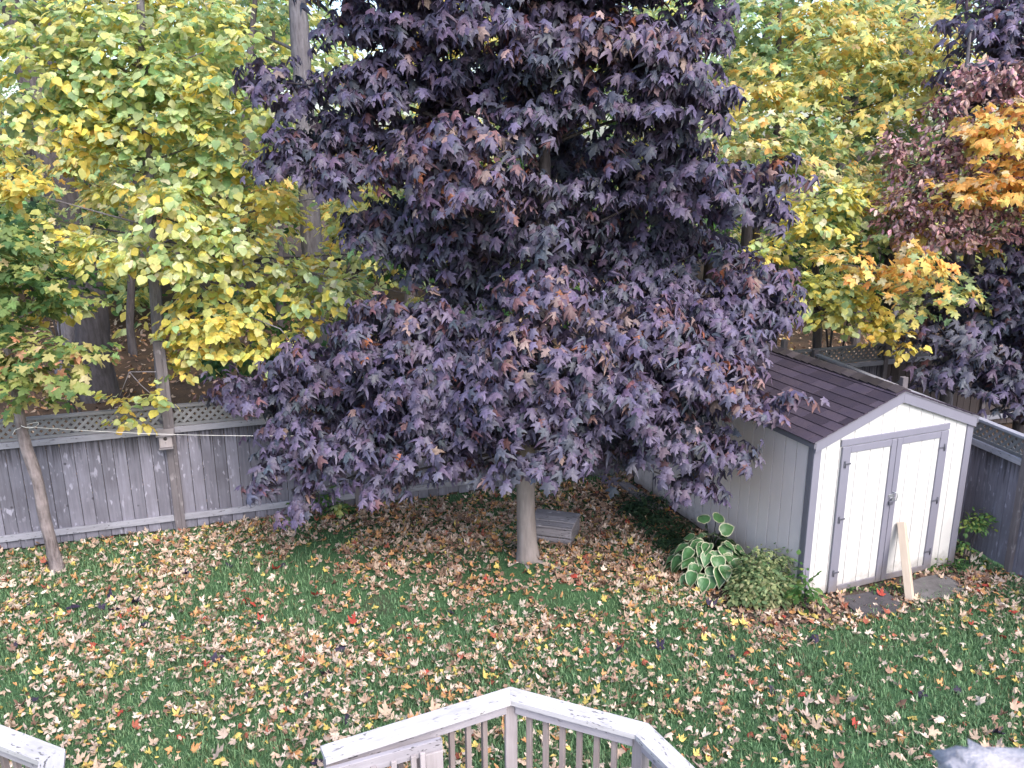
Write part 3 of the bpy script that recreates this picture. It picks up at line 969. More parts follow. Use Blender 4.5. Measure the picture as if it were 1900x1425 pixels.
# rough stone ledge of the house wall, close to the window
sc0 = np.array([0, 0, CAM_H]) + ray(1880, 1452) * .95
def boulder(name, c, r, mat, label, cat, seed):
    rg = np.random.default_rng(seed)
    V, F = [], []
    nu, nv = 40, 22
    ph = rg.uniform(0, 6, 12)
    for j in range(nv + 1):
        th = math.pi * j / nv
        for i in range(nu):
            a = 2 * math.pi * i / nu
            d = np.array([math.sin(th) * math.cos(a), math.sin(th) * math.sin(a), math.cos(th)])
            k = 1 + .07 * rg.normal() + .16 * math.sin(3 * d[0] * 2 + ph[0]) + .08 * math.sin(5 * d[1] + ph[1] + 3 * d[2]) + .05 * math.sin(9 * d[0] + ph[2]) * math.sin(8 * d[2] + ph[3])
            dd = np.sign(d) * np.abs(d) ** .85
            V.append(dd * r * k)
    for j in range(nv):
        for i in range(nu):
            i2 = (i + 1) % nu
            F.append([j * nu + i, (j + 1) * nu + i, (j + 1) * nu + i2, j * nu + i2])
    o = link(name, pymesh(name, V, F, mat, True))
    o.location = c
    return tag(o, label, cat)
lp = np.array([0, 0, CAM_H]) + ray(1978, 1525) * .95
pil = empty('stone_pillar', (lp[0], lp[1], 0), 0, 'rough pale stone pillar top of the house in the bottom right corner', 'pillar')
def stone_part(name, c, r, seed):
    o = boulder(name, c, r, M['stone'], None, None, seed); o.parent = pil
stone_part('cap_stone', (0, 0, lp[2]), (.115, .10, .05), 4)
stone_part('cap_stone', (.13, .06, lp[2] + .015), (.07, .09, .05), 9)
for k in range(9):
    zz = lp[2] - .30 - k * .5
    if zz < .2: break
    stone_part('shaft_stone', (.03, 0, zz), (.12, .11, .26), 20 + k)

# ------------------------------------------------------------------ purple maple (the main tree)
PUR = [(.104, .087, .143), (.128, .106, .172), (.074, .078, .106), (.125, .090, .140), (.15, .075, .080), (.26, .18, .17), (.28, .10, .055)]
A = [.36, .30, .18, .11, .03, .012, .003]          # ordinary
B = [.24, .22, .10, .20, .14, .09, .010]          # reddish, drying tips
D_ = [.30, .10, .48, .08, .03, .005, .002]         # dull
def cl(rows, w):
    return [(*r, w) for r in rows]
maple_clumps = cl([
    (440, 725, 55, 26, 10.8), (520, 735, 80, 45, 10.6), (548, 810, 58, 50, 10.3), (525, 885, 52, 48, 10.0), (560, 925, 40, 28, 9.9),
    (610, 690, 110, 65, 10.5), (630, 800, 90, 55, 10.0), (650, 860, 55, 40, 9.8), (705, 890, 50, 48, 9.6),
    (720, 640, 110, 80, 10.0), (800, 720, 110, 85, 9.7), (770, 820, 90, 60, 9.6), (860, 875, 55, 42, 9.3), (840, 800, 80, 50, 9.5),
    (900, 660, 90, 70, 9.6), (950, 740, 90, 70, 9.2), (990, 800, 85, 55, 9.0), (1000, 850, 72, 34, 8.9), (1080, 820, 60, 55, 9.3),
    (1090, 720, 110, 70, 9.2), (1180, 760, 90, 70, 9.3), (1240, 830, 80, 60, 9.4), (1280, 900, 48, 40, 9.5), (1350, 845, 55, 36, 9.4),
    (1230, 690, 110, 60, 9.4), (1350, 630, 70, 40, 10.1), (1330, 600, 90, 60, 10.3), (1260, 560, 90, 50, 10.6), (1410, 565, 70, 55, 10.4),
    (590, 285, 90, 52, 10.7), (520, 300, 50, 42, 10.7), (650, 330, 70, 50, 10.6),
    (500, 150, 42, 40, 10.9), (560, 190, 50, 24, 10.8), (685, 165, 85, 55, 10.6), (665, 55, 72, 56, 10.7), (780, 170, 110, 55, 10.6), (790, 50, 110, 60, 10.4),
    (905, 145, 90, 55, 10.3), (930, 45, 120, 62, 9.9), (1150, 190, 120, 70, 10.0), (1200, 270, 110, 55, 10.4), (1260, 190, 80, 70, 10.1),
    (1330, 350, 105, 58, 10.3), (1240, 350, 100, 70, 10.7), (1380, 400, 70, 36, 10.4), (1290, 60, 70, 60, 10.4), (690, 240, 80, 40, 10.8), (760, 110, 80, 50, 10.5)], A)
maple_clumps += cl([
    (1010, 555, 80, 70, 9.4), (1010, 650, 100, 70, 9.1), (740, 590, 100, 40, 9.9), (1180, 610, 120, 50, 9.5), (1300, 690, 100, 42, 9.5),
    (1375, 742, 72, 36, 9.4), (1452, 748, 34, 20, 9.3), (1400, 520, 62, 40, 10.5), (870, 270, 130, 58, 9.9), (890, 360, 110, 62, 9.7),
    (790, 310, 90, 60, 10.1), (1040, 85, 110, 70, 9.9), (1130, 90, 110, 60, 9.8), (1230, 100, 90, 60, 10.0), (1440, 320, 38, 22, 10.2)], B)
maple_clumps += cl([
    (740, 430, 90, 70, 10.8), (830, 480, 110, 70, 10.9), (950, 440, 70, 60, 10.6), (1190, 430, 110, 70, 11.4), (1090, 400, 70, 60, 11.4),
    (1120, 490, 110, 60, 11.2), (1290, 470, 100, 60, 11.2), (890, 540, 80, 50, 11.0), (1150, 660, 80, 60, 10.6), (1130, 840, 60, 60, 10.4),
    (1050, 300, 60, 60, 11.3), (900, 450, 80, 50, 10.2), (820, 400, 80, 50, 10.4), (700, 420, 60, 50, 10.9), (1130, 560, 90, 50, 10.4), (850, 590, 90, 40, 10.3), (1110, 330, 70, 50, 10.9), (720, 300, 70, 40, 10.7), (640, 240, 60, 36, 11.0), (860, 200, 80, 40, 10.8), (1050, 30, 90, 50, 10.6), (1000, 520, 70, 40, 10.0), (1180, 520, 90, 50, 10.9), (1060, 440, 60, 50, 10.6), (1010, 130, 60, 50, 9.7), (985, 240, 70, 44, 9.8), (1040, 200, 60, 40, 9.8), (1000, 440, 60, 40, 9.7), (1060, 360, 50, 40, 10.0), (960, 340, 50, 40, 9.8), (1000, 200, 70, 50, 11.0), (700, 740, 90, 70, 10.8), (900, 780, 90, 60, 10.3), (1250, 780, 90, 60, 10.2), (1200, 600, 90, 50, 10.9), (560, 760, 60, 40, 10.8)], D_)
maple_clumps += cl([
    (720, -40, 150, 60, 10.5), (900, -60, 160, 70, 10.2), (1080, -50, 150, 70, 10.1), (1230, -40, 110, 60, 10.3), (800, -160, 160, 70, 10.3),
    (1000, -180, 170, 80, 10.2), (1150, -160, 130, 70, 10.3), (900, -280, 150, 70, 10.3), (1050, -300, 130, 70, 10.3), (970, -390, 110, 60, 10.3)], A)
mt = empty('purple_maple', (.202, 10.165, 0), 0, 'large dark purple maple with smooth grey trunk in the middle of the yard', 'tree')
mp = [(.205, 10.165, -.12), (.20, 10.165, .06), (.19, 10.165, .25), (.17, 10.165, .7), (.165, 10.165, 1.3), (.19, 10.2, 2.1), (.30, 10.25, 3.0), (.33, 10.3, 3.9), (.42, 10.3, 4.9), (.35, 10.3, 6.2), (.25, 10.3, 7.8)]
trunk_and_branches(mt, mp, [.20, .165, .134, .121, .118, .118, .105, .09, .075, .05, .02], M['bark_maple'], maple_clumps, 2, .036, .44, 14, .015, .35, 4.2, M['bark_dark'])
for (a, L_, r_) in ((-.55, .62, .06), (-1.7, .25, .05), (-2.6, .28, .05)):
    dv = np.array([math.cos(a), math.sin(a), 0])
    tube('root', [dv * .04 + [0, 0, .10], dv * .15 + [0, 0, .035], dv * (.15 + L_ * .5) + [.03, 0, .022], dv * (.15 + L_) + [.06, -.03, -.05]], [r_ * .9, r_, r_ * .75, r_ * .35], M['bark_maple'], mt, 8, .04)
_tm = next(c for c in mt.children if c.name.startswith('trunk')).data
_tm.materials.append(M['bark_dark'])  # darker upper trunk: crown shade put into the bark colour
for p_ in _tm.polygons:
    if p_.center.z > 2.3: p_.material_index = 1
crown(mt, 'norway', maple_clumps, .140, PUR, M['purple_leaf'], 290, .050, .75, 1.0, 9, .15, -.45, .7, .97)

# ------------------------------------------------------------------ slender maple at the left edge
GRN = [(.17, .24, .08), (.30, .34, .10), (.09, .17, .06), (.46, .42, .16), (.60, .30, .18), (.58, .46, .26)]
sm_cl = cl([(35, 555, 85, 60, 10.0), (20, 470, 60, 60, 10.2), (110, 560, 60, 36, 10.3), (10, 630, 50, 40, 9.9), (-80, 560, 90, 80, 10.2), (-60, 460, 90, 60, 10.3), (-100, 660, 80, 50, 10.0)], [.34, .22, .36, .06, .01, .01])
sm_cl += cl([(90, 675, 85, 46, 9.8), (40, 715, 60, 36, 9.8), (130, 655, 50, 34, 9.8), (20, 690, 50, 40, 9.8), (60, 745, 40, 24, 9.8)], [.22, .30, .14, .22, .07, .05])
st = empty('slender_maple', (-5.941, 10.008, 0), 0, 'slender young maple with flaky bark and green peach leaves at the left edge', 'tree')
sp = [(-5.93, 10.0, -.1), (-5.94, 10.0, .05), (-5.97, 10.0, .4), (-6.01, 10.0, .9), (-6.0, 10.0, 1.3), (-6.08, 10.0, 1.65), (-6.10, 10.0, 2.1), (-6.12, 10.05, 2.7), (-6.2, 10.1, 3.6), (-6.3, 10.1, 4.4)]
trunk_and_branches(st, sp, [.115, .088, .072, .072, .068, .070, .060, .05, .035, .02], M['bark_rough'], sm_cl, 1, .03, .55, 18, .055, .3)
crown(st, 'maple', sm_cl, .135, GRN, M['leaf'], 180, .024, .5, .8, 7)

# ------------------------------------------------------------------ clothes line between the two maples
sa = at(50, 792, 9.93); sb = at(545, 809, 10.05)
pts = np.array([sa + (sb - sa) * t + [0, 0, -.10 * math.sin(math.pi * t) * .35] for t in np.linspace(0, 1, 16)])
ln = empty('cord', tuple(sa), 0, 'thin white cord strung from the slender maple to the purple maple', 'cord')
tube('line', pts - sa, .003, M['string'], ln, 6)
lp_ = [np.array([math.cos(t) * .095, math.sin(t) * .095 + .07, .012 * math.sin(2 * t)]) for t in np.linspace(0, 6.28, 17)]
tube('loop', lp_, .005, M['string'], ln, 6)
tube('loose_end', [(-.06, -.03, 0), (-.12, -.05, -.02), (-.17, -.05, -.09)], .004, M['string'], ln, 5)

# ------------------------------------------------------------------ yellow and green trees beyond the fence
LIN = [(.70, .59, .145), (.59, .59, .21), (.46, .54, .26), (.29, .42, .20), (.70, .52, .12), (.70, .69, .44)]
YG, YE, GG, PA = [.12, .27, .32, .18, .02, .09], [.46, .28, .12, .03, .10, .01], [.03, .17, .40, .34, .01, .05], [.12, .30, .28, .07, .02, .21]
lin_cl = cl([(80, 60, 90, 55, 12.2), (180, 70, 100, 60, 12.0), (300, 40, 110, 50, 12.3), (395, 50, 70, 50, 12.4), (430, 80, 50, 30, 12.0), (90, 150, 110, 60, 11.9),
             (50, 230, 90, 50, 11.8), (300, 260, 120, 60, 11.9), (430, 250, 90, 55, 12.0), (490, 215, 55, 36, 12.0), (390, 330, 100, 50, 12.0)], YG)
lin_cl += cl([(230, 150, 120, 60, 11.9), (350, 160, 110, 60, 11.9), (270, 190, 110, 40, 11.8), (20, 60, 60, 60, 12.2), (150, 210, 90, 40, 12.0), (330, 330, 90, 36, 12.2), (430, 130, 50, 40, 12.3)], GG)
lin_cl += cl([(175, 235, 55, 36, 11.6), (225, 255, 40, 24, 11.6), (165, 290, 50, 30, 11.7), (390, 165, 40, 34, 11.6), (50, 355, 52, 36, 11.4), (20, 340, 40, 26, 11.4),
              (470, 375, 70, 36, 11.9), (520, 400, 45, 24, 11.9), (420, 320, 60, 24, 11.8), (260, 360, 90, 30, 12.0), (120, 440, 50, 26, 11.4), (640, 430, 50, 46, 12.8), (680, 360, 40, 30, 13.0), (585, 490, 40, 30, 12.3)], YE)
lin_cl += cl([(340, 420, 90, 46, 11.3), (430, 450, 80, 44, 11.4), (300, 480, 90, 40, 11.2), (220, 470, 80, 34, 11.3), (130, 470, 80, 34, 11.4), (380, 500, 90, 40, 11.4),
              (480, 490, 70, 36, 11.6), (560, 530, 60, 40, 11.7), (600, 545, 50, 34, 11.7), (660, 535, 44, 30, 11.8), (180, 500, 90, 26, 11.4), (300, 370, 60, 36, 11.2)], PA)
lin_cl += cl([(105, 575, 46, 30, 11.2), (110, 560, 40, 30, 11.2), (400, 600, 70, 34, 11.3), (345, 610, 36, 40, 11.3), (345, 665, 36, 30, 11.2), (420, 630, 40, 24, 11.3), (540, 635, 36, 16, 11.2), (480, 650, 30, 14, 11.2),
              (400, 560, 80, 36, 11.5), (500, 565, 70, 28, 11.6), (370, 640, 56, 36, 11.3), (440, 605, 60, 36, 11.4), (460, 660, 36, 18, 11.3), (560, 570, 40, 26, 11.6), (335, 690, 30, 18, 11.2), (225, 745, 26, 18, 10.9), (285, 740, 28, 18, 10.9), (240, 775, 28, 20, 10.9), (560, 600, 30, 20, 11.5)], [.36, .34, .16, .05, .08, .01])
lt = empty('yellow_linden', (-5.35, 12.0, 0), 0, 'yellow green linden with round leaves rising behind the tall fence post', 'tree')
lpz = [at(318, 905, 12.0) * [1, 1, 0] + [0, 0, -.1], at(305, 760, 12.0), at(292, 600, 12.0), at(284, 480, 12.0), at(276, 330, 12.05), at(268, 160, 12.1), at(260, 0, 12.1), at(256, -150, 12.1)]
lt.location = (lpz[0][0], 12.0, 0)
trunk_and_branches(lt, lpz, [.11, .095, .085, .08, .07, .06, .05, .03], M['bark_grey'], [c for c in lin_cl if c[1] < 540], 2, .022, .45, 10, .03, .35, 4.5)
crown(lt, 'heart', lin_cl, .120, LIN, M['leaf'], 290, .024, .55, .75, 7, .16)
# drooping twig that carries the low yellow bunch
tw = np.array([at(330, 640, 11.6), at(290, 690, 11.2), at(240, 690, 10.95), at(222, 735, 10.9)]) - np.array(lt.location)
tube('twig', tw, [.012, .010, .007, .004], M['bark_grey'], lt, 6, .05)
tw = np.array([at(240, 690, 10.95), at(262, 715, 10.95), at(285, 735, 10.9)]) - np.array(lt.location)
tube('twig', tw, [.008, .006, .004], M['bark_grey'], lt, 6, .05)
tw = np.array([at(330, 500, 11.6), at(430, 575, 11.4), at(520, 610, 11.2), at(545, 640, 11.2)]) - np.array(lt.location)
tube('twig', tw, [.014, .011, .008, .005], M['bark_grey'], lt, 6, .05)

# trees at the right
MAP = [(.68, .57, .18), (.54, .56, .23), (.37, .47, .24), (.23, .37, .20), (.76, .46, .14), (.70, .62, .38), (.68, .33, .12)]
MY, MG, MP, MO = [.45, .28, .12, .03, .08, .04, 0], [.05, .25, .40, .25, .0, .05, 0], [.16, .2, .18, .08, .08, .28, .02], [.28, .05, .01, 0, .45, .09, .12]
ym_cl = cl([(1545, 70, 90, 60, 15.5), (1580, 130, 80, 50, 15.3), (1500, 180, 80, 50, 15.2), (1640, 210, 80, 50, 15.5), (1700, 170, 70, 50, 15.6), (1410, 150, 60, 36, 15.2), (1380, 190, 80, 40, 14.9), (1720, 60, 60, 60, 16), (1745, 130, 50, 46, 15.9), (1660, 110, 60, 60, 16.2), (1480, 30, 60, 40, 16), (1600, 20, 60, 40, 16.3)], MY)
ym_cl += cl([(1430, 70, 90, 60, 15.8), (1370, 60, 60, 60, 16.0), (1460, 130, 80, 50, 15.9), (1620, 90, 60, 60, 16.6), (1600, 170, 70, 50, 16.2), (1470, 240, 90, 46, 15.2), (1560, 260, 90, 50, 15.6), (1650, 280, 70, 60, 16.0), (1340, 120, 50, 40, 16), (1730, 250, 50, 40, 16.3), (1640, 20, 70, 40, 17), (1520, -20, 90, 50, 16.5), (1400, -20, 90, 50, 16.5)], MG)
ym_cl += cl([(1400, 230, 80, 34, 14.6), (1420, 290, 90, 30, 14.4), (1350, 275, 60, 24, 14.4), (1480, 320, 70, 36, 14.6), (1540, 320, 60, 40, 14.8)], MP)
yt = empty('yellow_maple', (5.2, 16.0, 0), 0, 'tall yellow green maple behind the shed with thin dark trunk', 'tree')
tp_ = [at(1432, 660, 15.8), at(1436, 480, 15.8), at(1440, 300, 15.8), at(1444, 120, 15.8), at(1448, -60, 15.8)]
tp_ = [tp_[0] * [1, 1, 0] + [0, 0, -.1]] + tp_
yt.location = tuple(tp_[0] * [1, 1, 0])
trunk_and_branches(yt, tp_, [.12, .10, .085, .07, .055, .03], M['bark_dark'], ym_cl, 2, .03, .4, 9, .03, .35, 5)
crown(yt, 'maple_low', ym_cl, .155, MAP, M['leaf'], 200, .022, .5, .75, 7, .16)

tt_cl = cl([(1690, -40, 120, 60, 18.5), (1620, -60, 100, 60, 18.5), (1780, -50, 90, 60, 18.5), (1790, 30, 60, 50, 18.5), (1650, 330, 60, 50, 17.5), (1560, 400, 90, 50, 17)], MG)
tt = empty('twin_trunk_tree', (8.6, 18.4, 0), 0, 'tall twin trunked tree at the top right behind the yellow maple', 'tree')
t1 = [at(1655, 620, 18.4) * [1, 1, 0] + [0, 0, -.1], at(1655, 560, 18.4), at(1660, 400, 18.4), at(1668, 200, 18.4), at(1680, 60, 18.4), at(1682, -120, 18.4)]
tt.location = tuple(t1[0] * [1, 1, 0])
trunk_and_branches(tt, t1, [.17, .15, .13, .12, .10, .07], M['bark_grey'], tt_cl, 1, .04, .5, 10, .03, .35, 6)
t2 = [at(1666, 240, 18.4), at(1682, 140, 18.35), at(1697, 40, 18.3), at(1704, -120, 18.3)]
tube('stem', np.array(t2) - np.array(tt.location), [.10, .10, .09, .06], M['bark_grey'], tt, 10, .03)
crown(tt, 'maple_low', tt_cl, .17, MAP, M['leaf'], 0, .022, .5, .75, 7, .16)

rl_cl = cl([(1530, 380, 70, 36, 13.8), (1500, 420, 70, 34, 13.8), (1440, 390, 50, 40, 13.9), (1430, 470, 44, 30, 13.7), (1545, 480, 40, 24, 13.6), (1600, 360, 50, 36, 14.2)], [.30, .30, .20, .06, .04, .10])
rl_cl += cl([(1530, 545, 66, 40, 13.3), (1490, 575, 40, 40, 13.3), (1580, 575, 50, 36, 13.2), (1545, 600, 60, 24, 13.2), (1500, 540, 40, 24, 13.3)], [.22, .34, .30, .10, .02, .02])
rl_cl += cl([(1625, 570, 26, 20, 13.0), (1640, 600, 26, 18, 12.9), (1645, 628, 30, 16, 12.8), (1685, 650, 24, 14, 12.7), (1620, 615, 20, 12, 12.9), (1415, 480, 24, 22, 13.5)], [.50, .12, .03, 0, .33, .02])
rt = empty('small_yellow_linden', (5.6, 14.75, 0), 0, 'small linden with round yellow leaves hanging over the rear fence behind the shed', 'tree')
t3 = [at(1520, 690, 14.9) * [1, 1, 0] + [0, 0, -.1], at(1518, 600, 14.9), at(1512, 480, 14.8), at(1510, 380, 14.6), at(1510, 300, 14.6)]
rt.location = tuple(t3[0] * [1, 1, 0])
trunk_and_branches(rt, t3, [.09, .08, .06, .04, .02], M['bark_dark'], rl_cl, 2, .02, .3, 8, .03, .35, 4)
crown(rt, 'heart', rl_cl, .115, LIN, M['leaf'], 160, .024, .55, .75, 7, .15)

om_cl = cl([(1845, 360, 80, 40, 12.7), (1880, 350, 60, 50, 12.7), (1790, 370, 50, 26, 12.8), (1850, 265, 60, 34, 12.8), (1820, 235, 50, 30, 13.0), (1885, 230, 40, 40, 12.9), (1690, 495, 52, 50, 12.5), (1680, 540, 30, 20, 12.5), (1560, 490, 60, 24, 12.9), (1610, 500, 34, 20, 12.9), (1640, 375, 40, 30, 13.9), (1815, 455, 30, 18, 13.3), (1890, 440, 30, 20, 13.3), (1940, 330, 60, 70, 13.6), (1720, 440, 40, 20, 13.6)], MO)
om_cl += cl([(1730, 560, 56, 34, 13.0), (1690, 590, 44, 24, 13.0), (1790, 565, 44, 22, 12.8), (1750, 510, 40, 40, 13.3), (1600, 430, 70, 40, 14.0), (1560, 440, 70, 40, 14.3), (1640, 450, 60, 40, 14.2), (1650, 540, 40, 30, 13.8)], [.10, .32, .36, .16, .0, .05, .01])
ot = empty('orange_maple', (6.9, 15.6, 0), 0, 'maple with glowing orange lower leaves at the right above the shed', 'tree')
t4 = [at(1645, 660, 15.3) * [1, 1, 0] + [0, 0, -.1], at(1645, 600, 15.3), at(1650, 480, 15.2), at(1700, 360, 14.8), at(1760, 240, 14.6), at(1800, 100, 14.6)]
ot.location = tuple(t4[0] * [1, 1, 0])
trunk_and_branches(ot, t4, [.13, .12, .10, .07, .05, .03], M['bark_dark'], om_cl, 2, .03, .25, 9, .03, .3, 4.5)
crown(ot, 'maple', om_cl, .15, MAP, M['leaf'], 220, .024, .55, .8, 7, .12)

DRY = [(.40, .235, .235), (.48, .31, .30), (.30, .17, .18), (.54, .37, .33)]
dr_cl = cl([(1860, 190, 50, 60, 13.4), (1840, 150, 50, 30, 13.5), (1745, 240, 40, 50, 13.7), (1700, 300, 60, 36, 13.7), (1800, 310, 50, 50, 13.4), (1740, 340, 70, 40, 13.5), (1690, 400, 60, 46, 13.4), (1750, 420, 60, 50, 13.2), (1830, 420, 60, 34, 13.1), (1890, 400, 40, 30, 13.1), (1650, 290, 30, 40, 13.9), (1650, 410, 30, 40, 13.6), (1885, 300, 40, 40, 13.2), (1780, 180, 30, 50, 13.7), (1940, 200, 60, 80, 13.4), (1930, 420, 50, 40, 13.1)], [.4, .3, .2, .1])
dt = empty('russet_ash', (7.8, 14.9, 0), 0, 'tree with drooping dried russet leaflets in front of the orange maple', 'tree')
t5 = [at(1770, 690, 14.5) * [1, 1, 0] + [0, 0, -.1], at(1768, 560, 14.5), at(1762, 420, 14.3), at(1775, 300, 14.2), at(1790, 160, 14.2), at(1800, 60, 14.2)]
dt.location = tuple(t5[0] * [1, 1, 0])
trunk_and_branches(dt, t5, [.12, .10, .08, .06, .04, .02], M['bark_grey'], dr_cl, 1, .02, .35, 9, .03, .3, 4)
crown(dt, 'curled_oval', dr_cl, .10, DRY, M['dry_leaf'], 0, .026, 1.3, .15, 7, .25, -.8)

np_cl = cl([(1850, 60, 70, 44, 14.6), (1820, 110, 60, 50, 14.6), (1800, 190, 40, 50, 14.6), (1880, 120, 50, 50, 14.6), (1840, 20, 60, 30, 14.8), (1940, 60, 70, 80, 14.6), (1830, 170, 40, 40, 14.4)], A)
np_cl += cl([(1850, 500, 70, 50, 13.4), (1830, 570, 90, 50, 13.2), (1760, 620, 60, 40, 12.9), (1870, 620, 70, 50, 12.8), (1770, 690, 60, 44, 12.6), (1720, 720, 46, 30, 12.5), (1810, 660, 60, 40, 12.6), (1880, 690, 46, 56, 12.4), (1895, 560, 60, 60, 12.8), (1940, 620, 60, 120, 12.8), (1800, 520, 60, 40, 13.6), (1890, 760, 30, 40, 12.2), (1840, 720, 50, 30, 12.4), (1770, 560, 50, 40, 13.6), (2010, 500, 110, 120, 12.6), (2060, 300, 120, 110, 13), (2160, 480, 120, 150, 12.4), (2050, 650, 100, 80, 12), (2180, 240, 120, 100, 13.2), (2000, 150, 90, 90, 13.8), (2280, 420, 110, 140, 12.6)], D_)
nt_ = empty('neighbour_purple_maple', (8.4, 13.2, 0), 0, 'second dark purple maple beyond the side fence at the right edge', 'tree')
t6 = [np.array([8.5, 13.4, -.1]), np.array([8.5, 13.4, .8]), np.array([8.5, 13.5, 1.8]), np.array([8.6, 13.9, 3.4]), np.array([8.7, 14.2, 5.2]), np.array([8.7, 14.3, 7.2])]
nt_.location = (8.5, 13.4, 0)
trunk_and_branches(nt_, t6, [.16, .14, .12, .10, .07, .03], M['bark_dark'], np_cl, 1, .035, .2, 10, .03, .3, 5)
crown(nt_, 'norway', np_cl, .17, PUR, M['purple_leaf'], 120, .024, .55, .75, 7)

# big trunks in the wood at the left
def forest_tree(name, label, base, path, rads, mat, clumps, shape, size, pal, dens=.02):
    t = empty(name, (base[0], base[1], 0), 0, label, 'tree')
    pts = [np.array([base[0], base[1], -.15])] + [at(*p) for p in path]
    trunk_and_branches(t, pts, rads, mat, clumps, 1, .05, .6, 12, .05, .3, 8)
    if clumps: crown(t, shape, clumps, size, pal, M['leaf'], 0, dens, .5, .7, 7, .16)
    return t
b1 = atz(188, 738)
forest_tree('oak_tree', 'thick dark trunked tree leaning left in the wood behind the left fence', b1, [(178, 690, b1[1]), (168, 560, b1[1]), (120, 400, b1[1]), (80, 220, b1[1]), (35, 40, b1[1]), (10, -140, b1[1])], [.44, .38, .35, .32, .30, .28, .24], M['bark_dark'],
            cl([(-40, -120, 160, 80, 18), (120, -140, 160, 70, 18), (40, -40, 120, 50, 18.5)], YG), 'heart', .16, LIN)
b2 = atz(592, 720)
forest_tree('grey_trunk_tree', 'tall straight grey trunked tree left of the purple maple crown', (b2[0] + .1, 15.6), [(590, 640, 15.6), (580, 480, 15.6), (572, 340, 15.6), (562, 160, 15.6), (552, 0, 15.6), (548, -160, 15.6)], [.22, .20, .185, .175, .165, .15, .12], M['bark_grey'],
            cl([(520, -130, 120, 60, 15.6), (640, -140, 120, 60, 15.6), (460, 60, 50, 40, 16.5)], YG), 'heart', .15, LIN)
b3 = atz(118, 690)
forest_tree('leaning_trunk_tree', 'grey leaning trunk between the thick tree and the left edge', b3, [(125, 600, b3[1]), (138, 420, b3[1]), (118, 300, b3[1]), (95, 120, b3[1]), (85, -80, b3[1])], [.22, .21, .20, .19, .17, .14], M['bark_grey'],
            cl([(60, -120, 140, 60, 21), (200, -110, 120, 60, 21)], GG), 'heart', .17, LIN)
for i, (u, vb, ut, Yt, r, w, lab) in enumerate([
        (240, 690, 250, 22, .10, 'thin dark trunk just right of the thick leaning tree'.split(), 0), (330, 690, 345, 23, .09, 0, 0), (440, 700, 470, 24, .10, 0, 0),
        (520, 690, 505, 20, .08, 0, 0), (755, 690, 800, 24, .16, 0, 0), (1010, 690, 960, 26, .15, 0, 0), (1330, 680, 1345, 22, .12, 0, 0), (1225, 690, 1180, 25, .14, 0, 0), (1590, 680, 1580, 23, .12, 0, 0), (400, 690, 392, 27, .18, 0, 0)]):
    labs = ['thin dark trunk just right of the thick leaning tree', 'thin woodland tree behind the tall fence post', 'thin woodland tree left of the straight grey trunk', 'slim sapling trunk just left of the straight grey trunk',
            'woodland tree glimpsed right of the straight grey trunk', 'woodland tree glimpsed through the middle of the purple crown', 'woodland tree behind the right part of the purple crown', 'woodland tree behind the centre right of the purple crown', 'woodland tree behind the small linden', 'stout woodland tree far behind the yellow linden']
    x = at(u, 600, Yt)[0]
    w = [YG, YE, GG, YG, YE, YG, GG, YG, YE, GG][i]
    forest_tree('woodland_tree', labs[i], (x, Yt), [(u, 600, Yt), ((u + ut) / 2 + 8, 320, Yt), (ut, 60, Yt), (ut, -120, Yt)], [r * 1.2, r, r * .85, r * .7, r * .4], M['bark_dark'],
                cl([(ut + rng.integers(-60, 60), 40, 110, 60, Yt), (ut - 90, 170, 100, 60, Yt + .6), (ut + 90, 130, 100, 60, Yt - .6), (ut + rng.integers(-40, 40), 280, 90, 50, Yt), (ut, -70, 130, 60, Yt)], w), 'heart', .17, LIN, .016)['group'] = 'trees of the wood beyond the fence'

# golden understory maple filling the wood behind the linden
gm_cl = cl([(230, 380, 90, 40, 15.0), (330, 400, 80, 40, 15.2), (150, 330, 60, 40, 15.4), (450, 320, 80, 50, 15.0), (495, 370, 40, 45, 14.8), (655, 400, 45, 60, 14.6), (655, 270, 45, 50, 15.2), (60, 290, 60, 40, 15.5), (480, 420, 50, 40, 15.2)], [.30, .30, .16, .08, .12, .04, 0])
gm_cl += cl([(480, 130, 60, 50, 16), (490, 40, 60, 50, 16.2), (640, 560, 50, 40, 14.2), (700, 470, 60, 50, 14.4), (420, 420, 80, 40, 15.6), (380, 230, 90, 60, 15.8), (250, 300, 90, 50, 15.8), (90, 220, 80, 50, 16), (520, 250, 40, 50, 16.4), (700, 200, 60, 50, 16), (820, 230, 60, 40, 15.8), (830, 560, 60, 40, 14.8), (190, 430, 70, 30, 15.8), (40, 400, 60, 40, 15.5)], [.10, .28, .34, .24, .0, .04, 0])
gm = empty('golden_maple', (0, 0, 0), 0, 'golden and green understory maple in the wood behind the linden', 'tree')
t7 = [at(470, 690, 15.4) * [1, 1, 0] + [0, 0, -.1], at(468, 560, 15.4), at(462, 400, 15.4), at(455, 200, 15.4), at(470, 40, 15.6), at(480, -80, 15.6)]
gm.location = tuple(t7[0] * [1, 1, 0])
trunk_and_branches(gm, t7, [.10, .09, .08, .07, .05, .03], M['bark_dark'], gm_cl, 2, .025, .3, 9, .03, .3, 4.5)
crown(gm, 'maple_low', gm_cl, .15, MAP, M['leaf'], 0, .026, .5, .75, 7, .18)

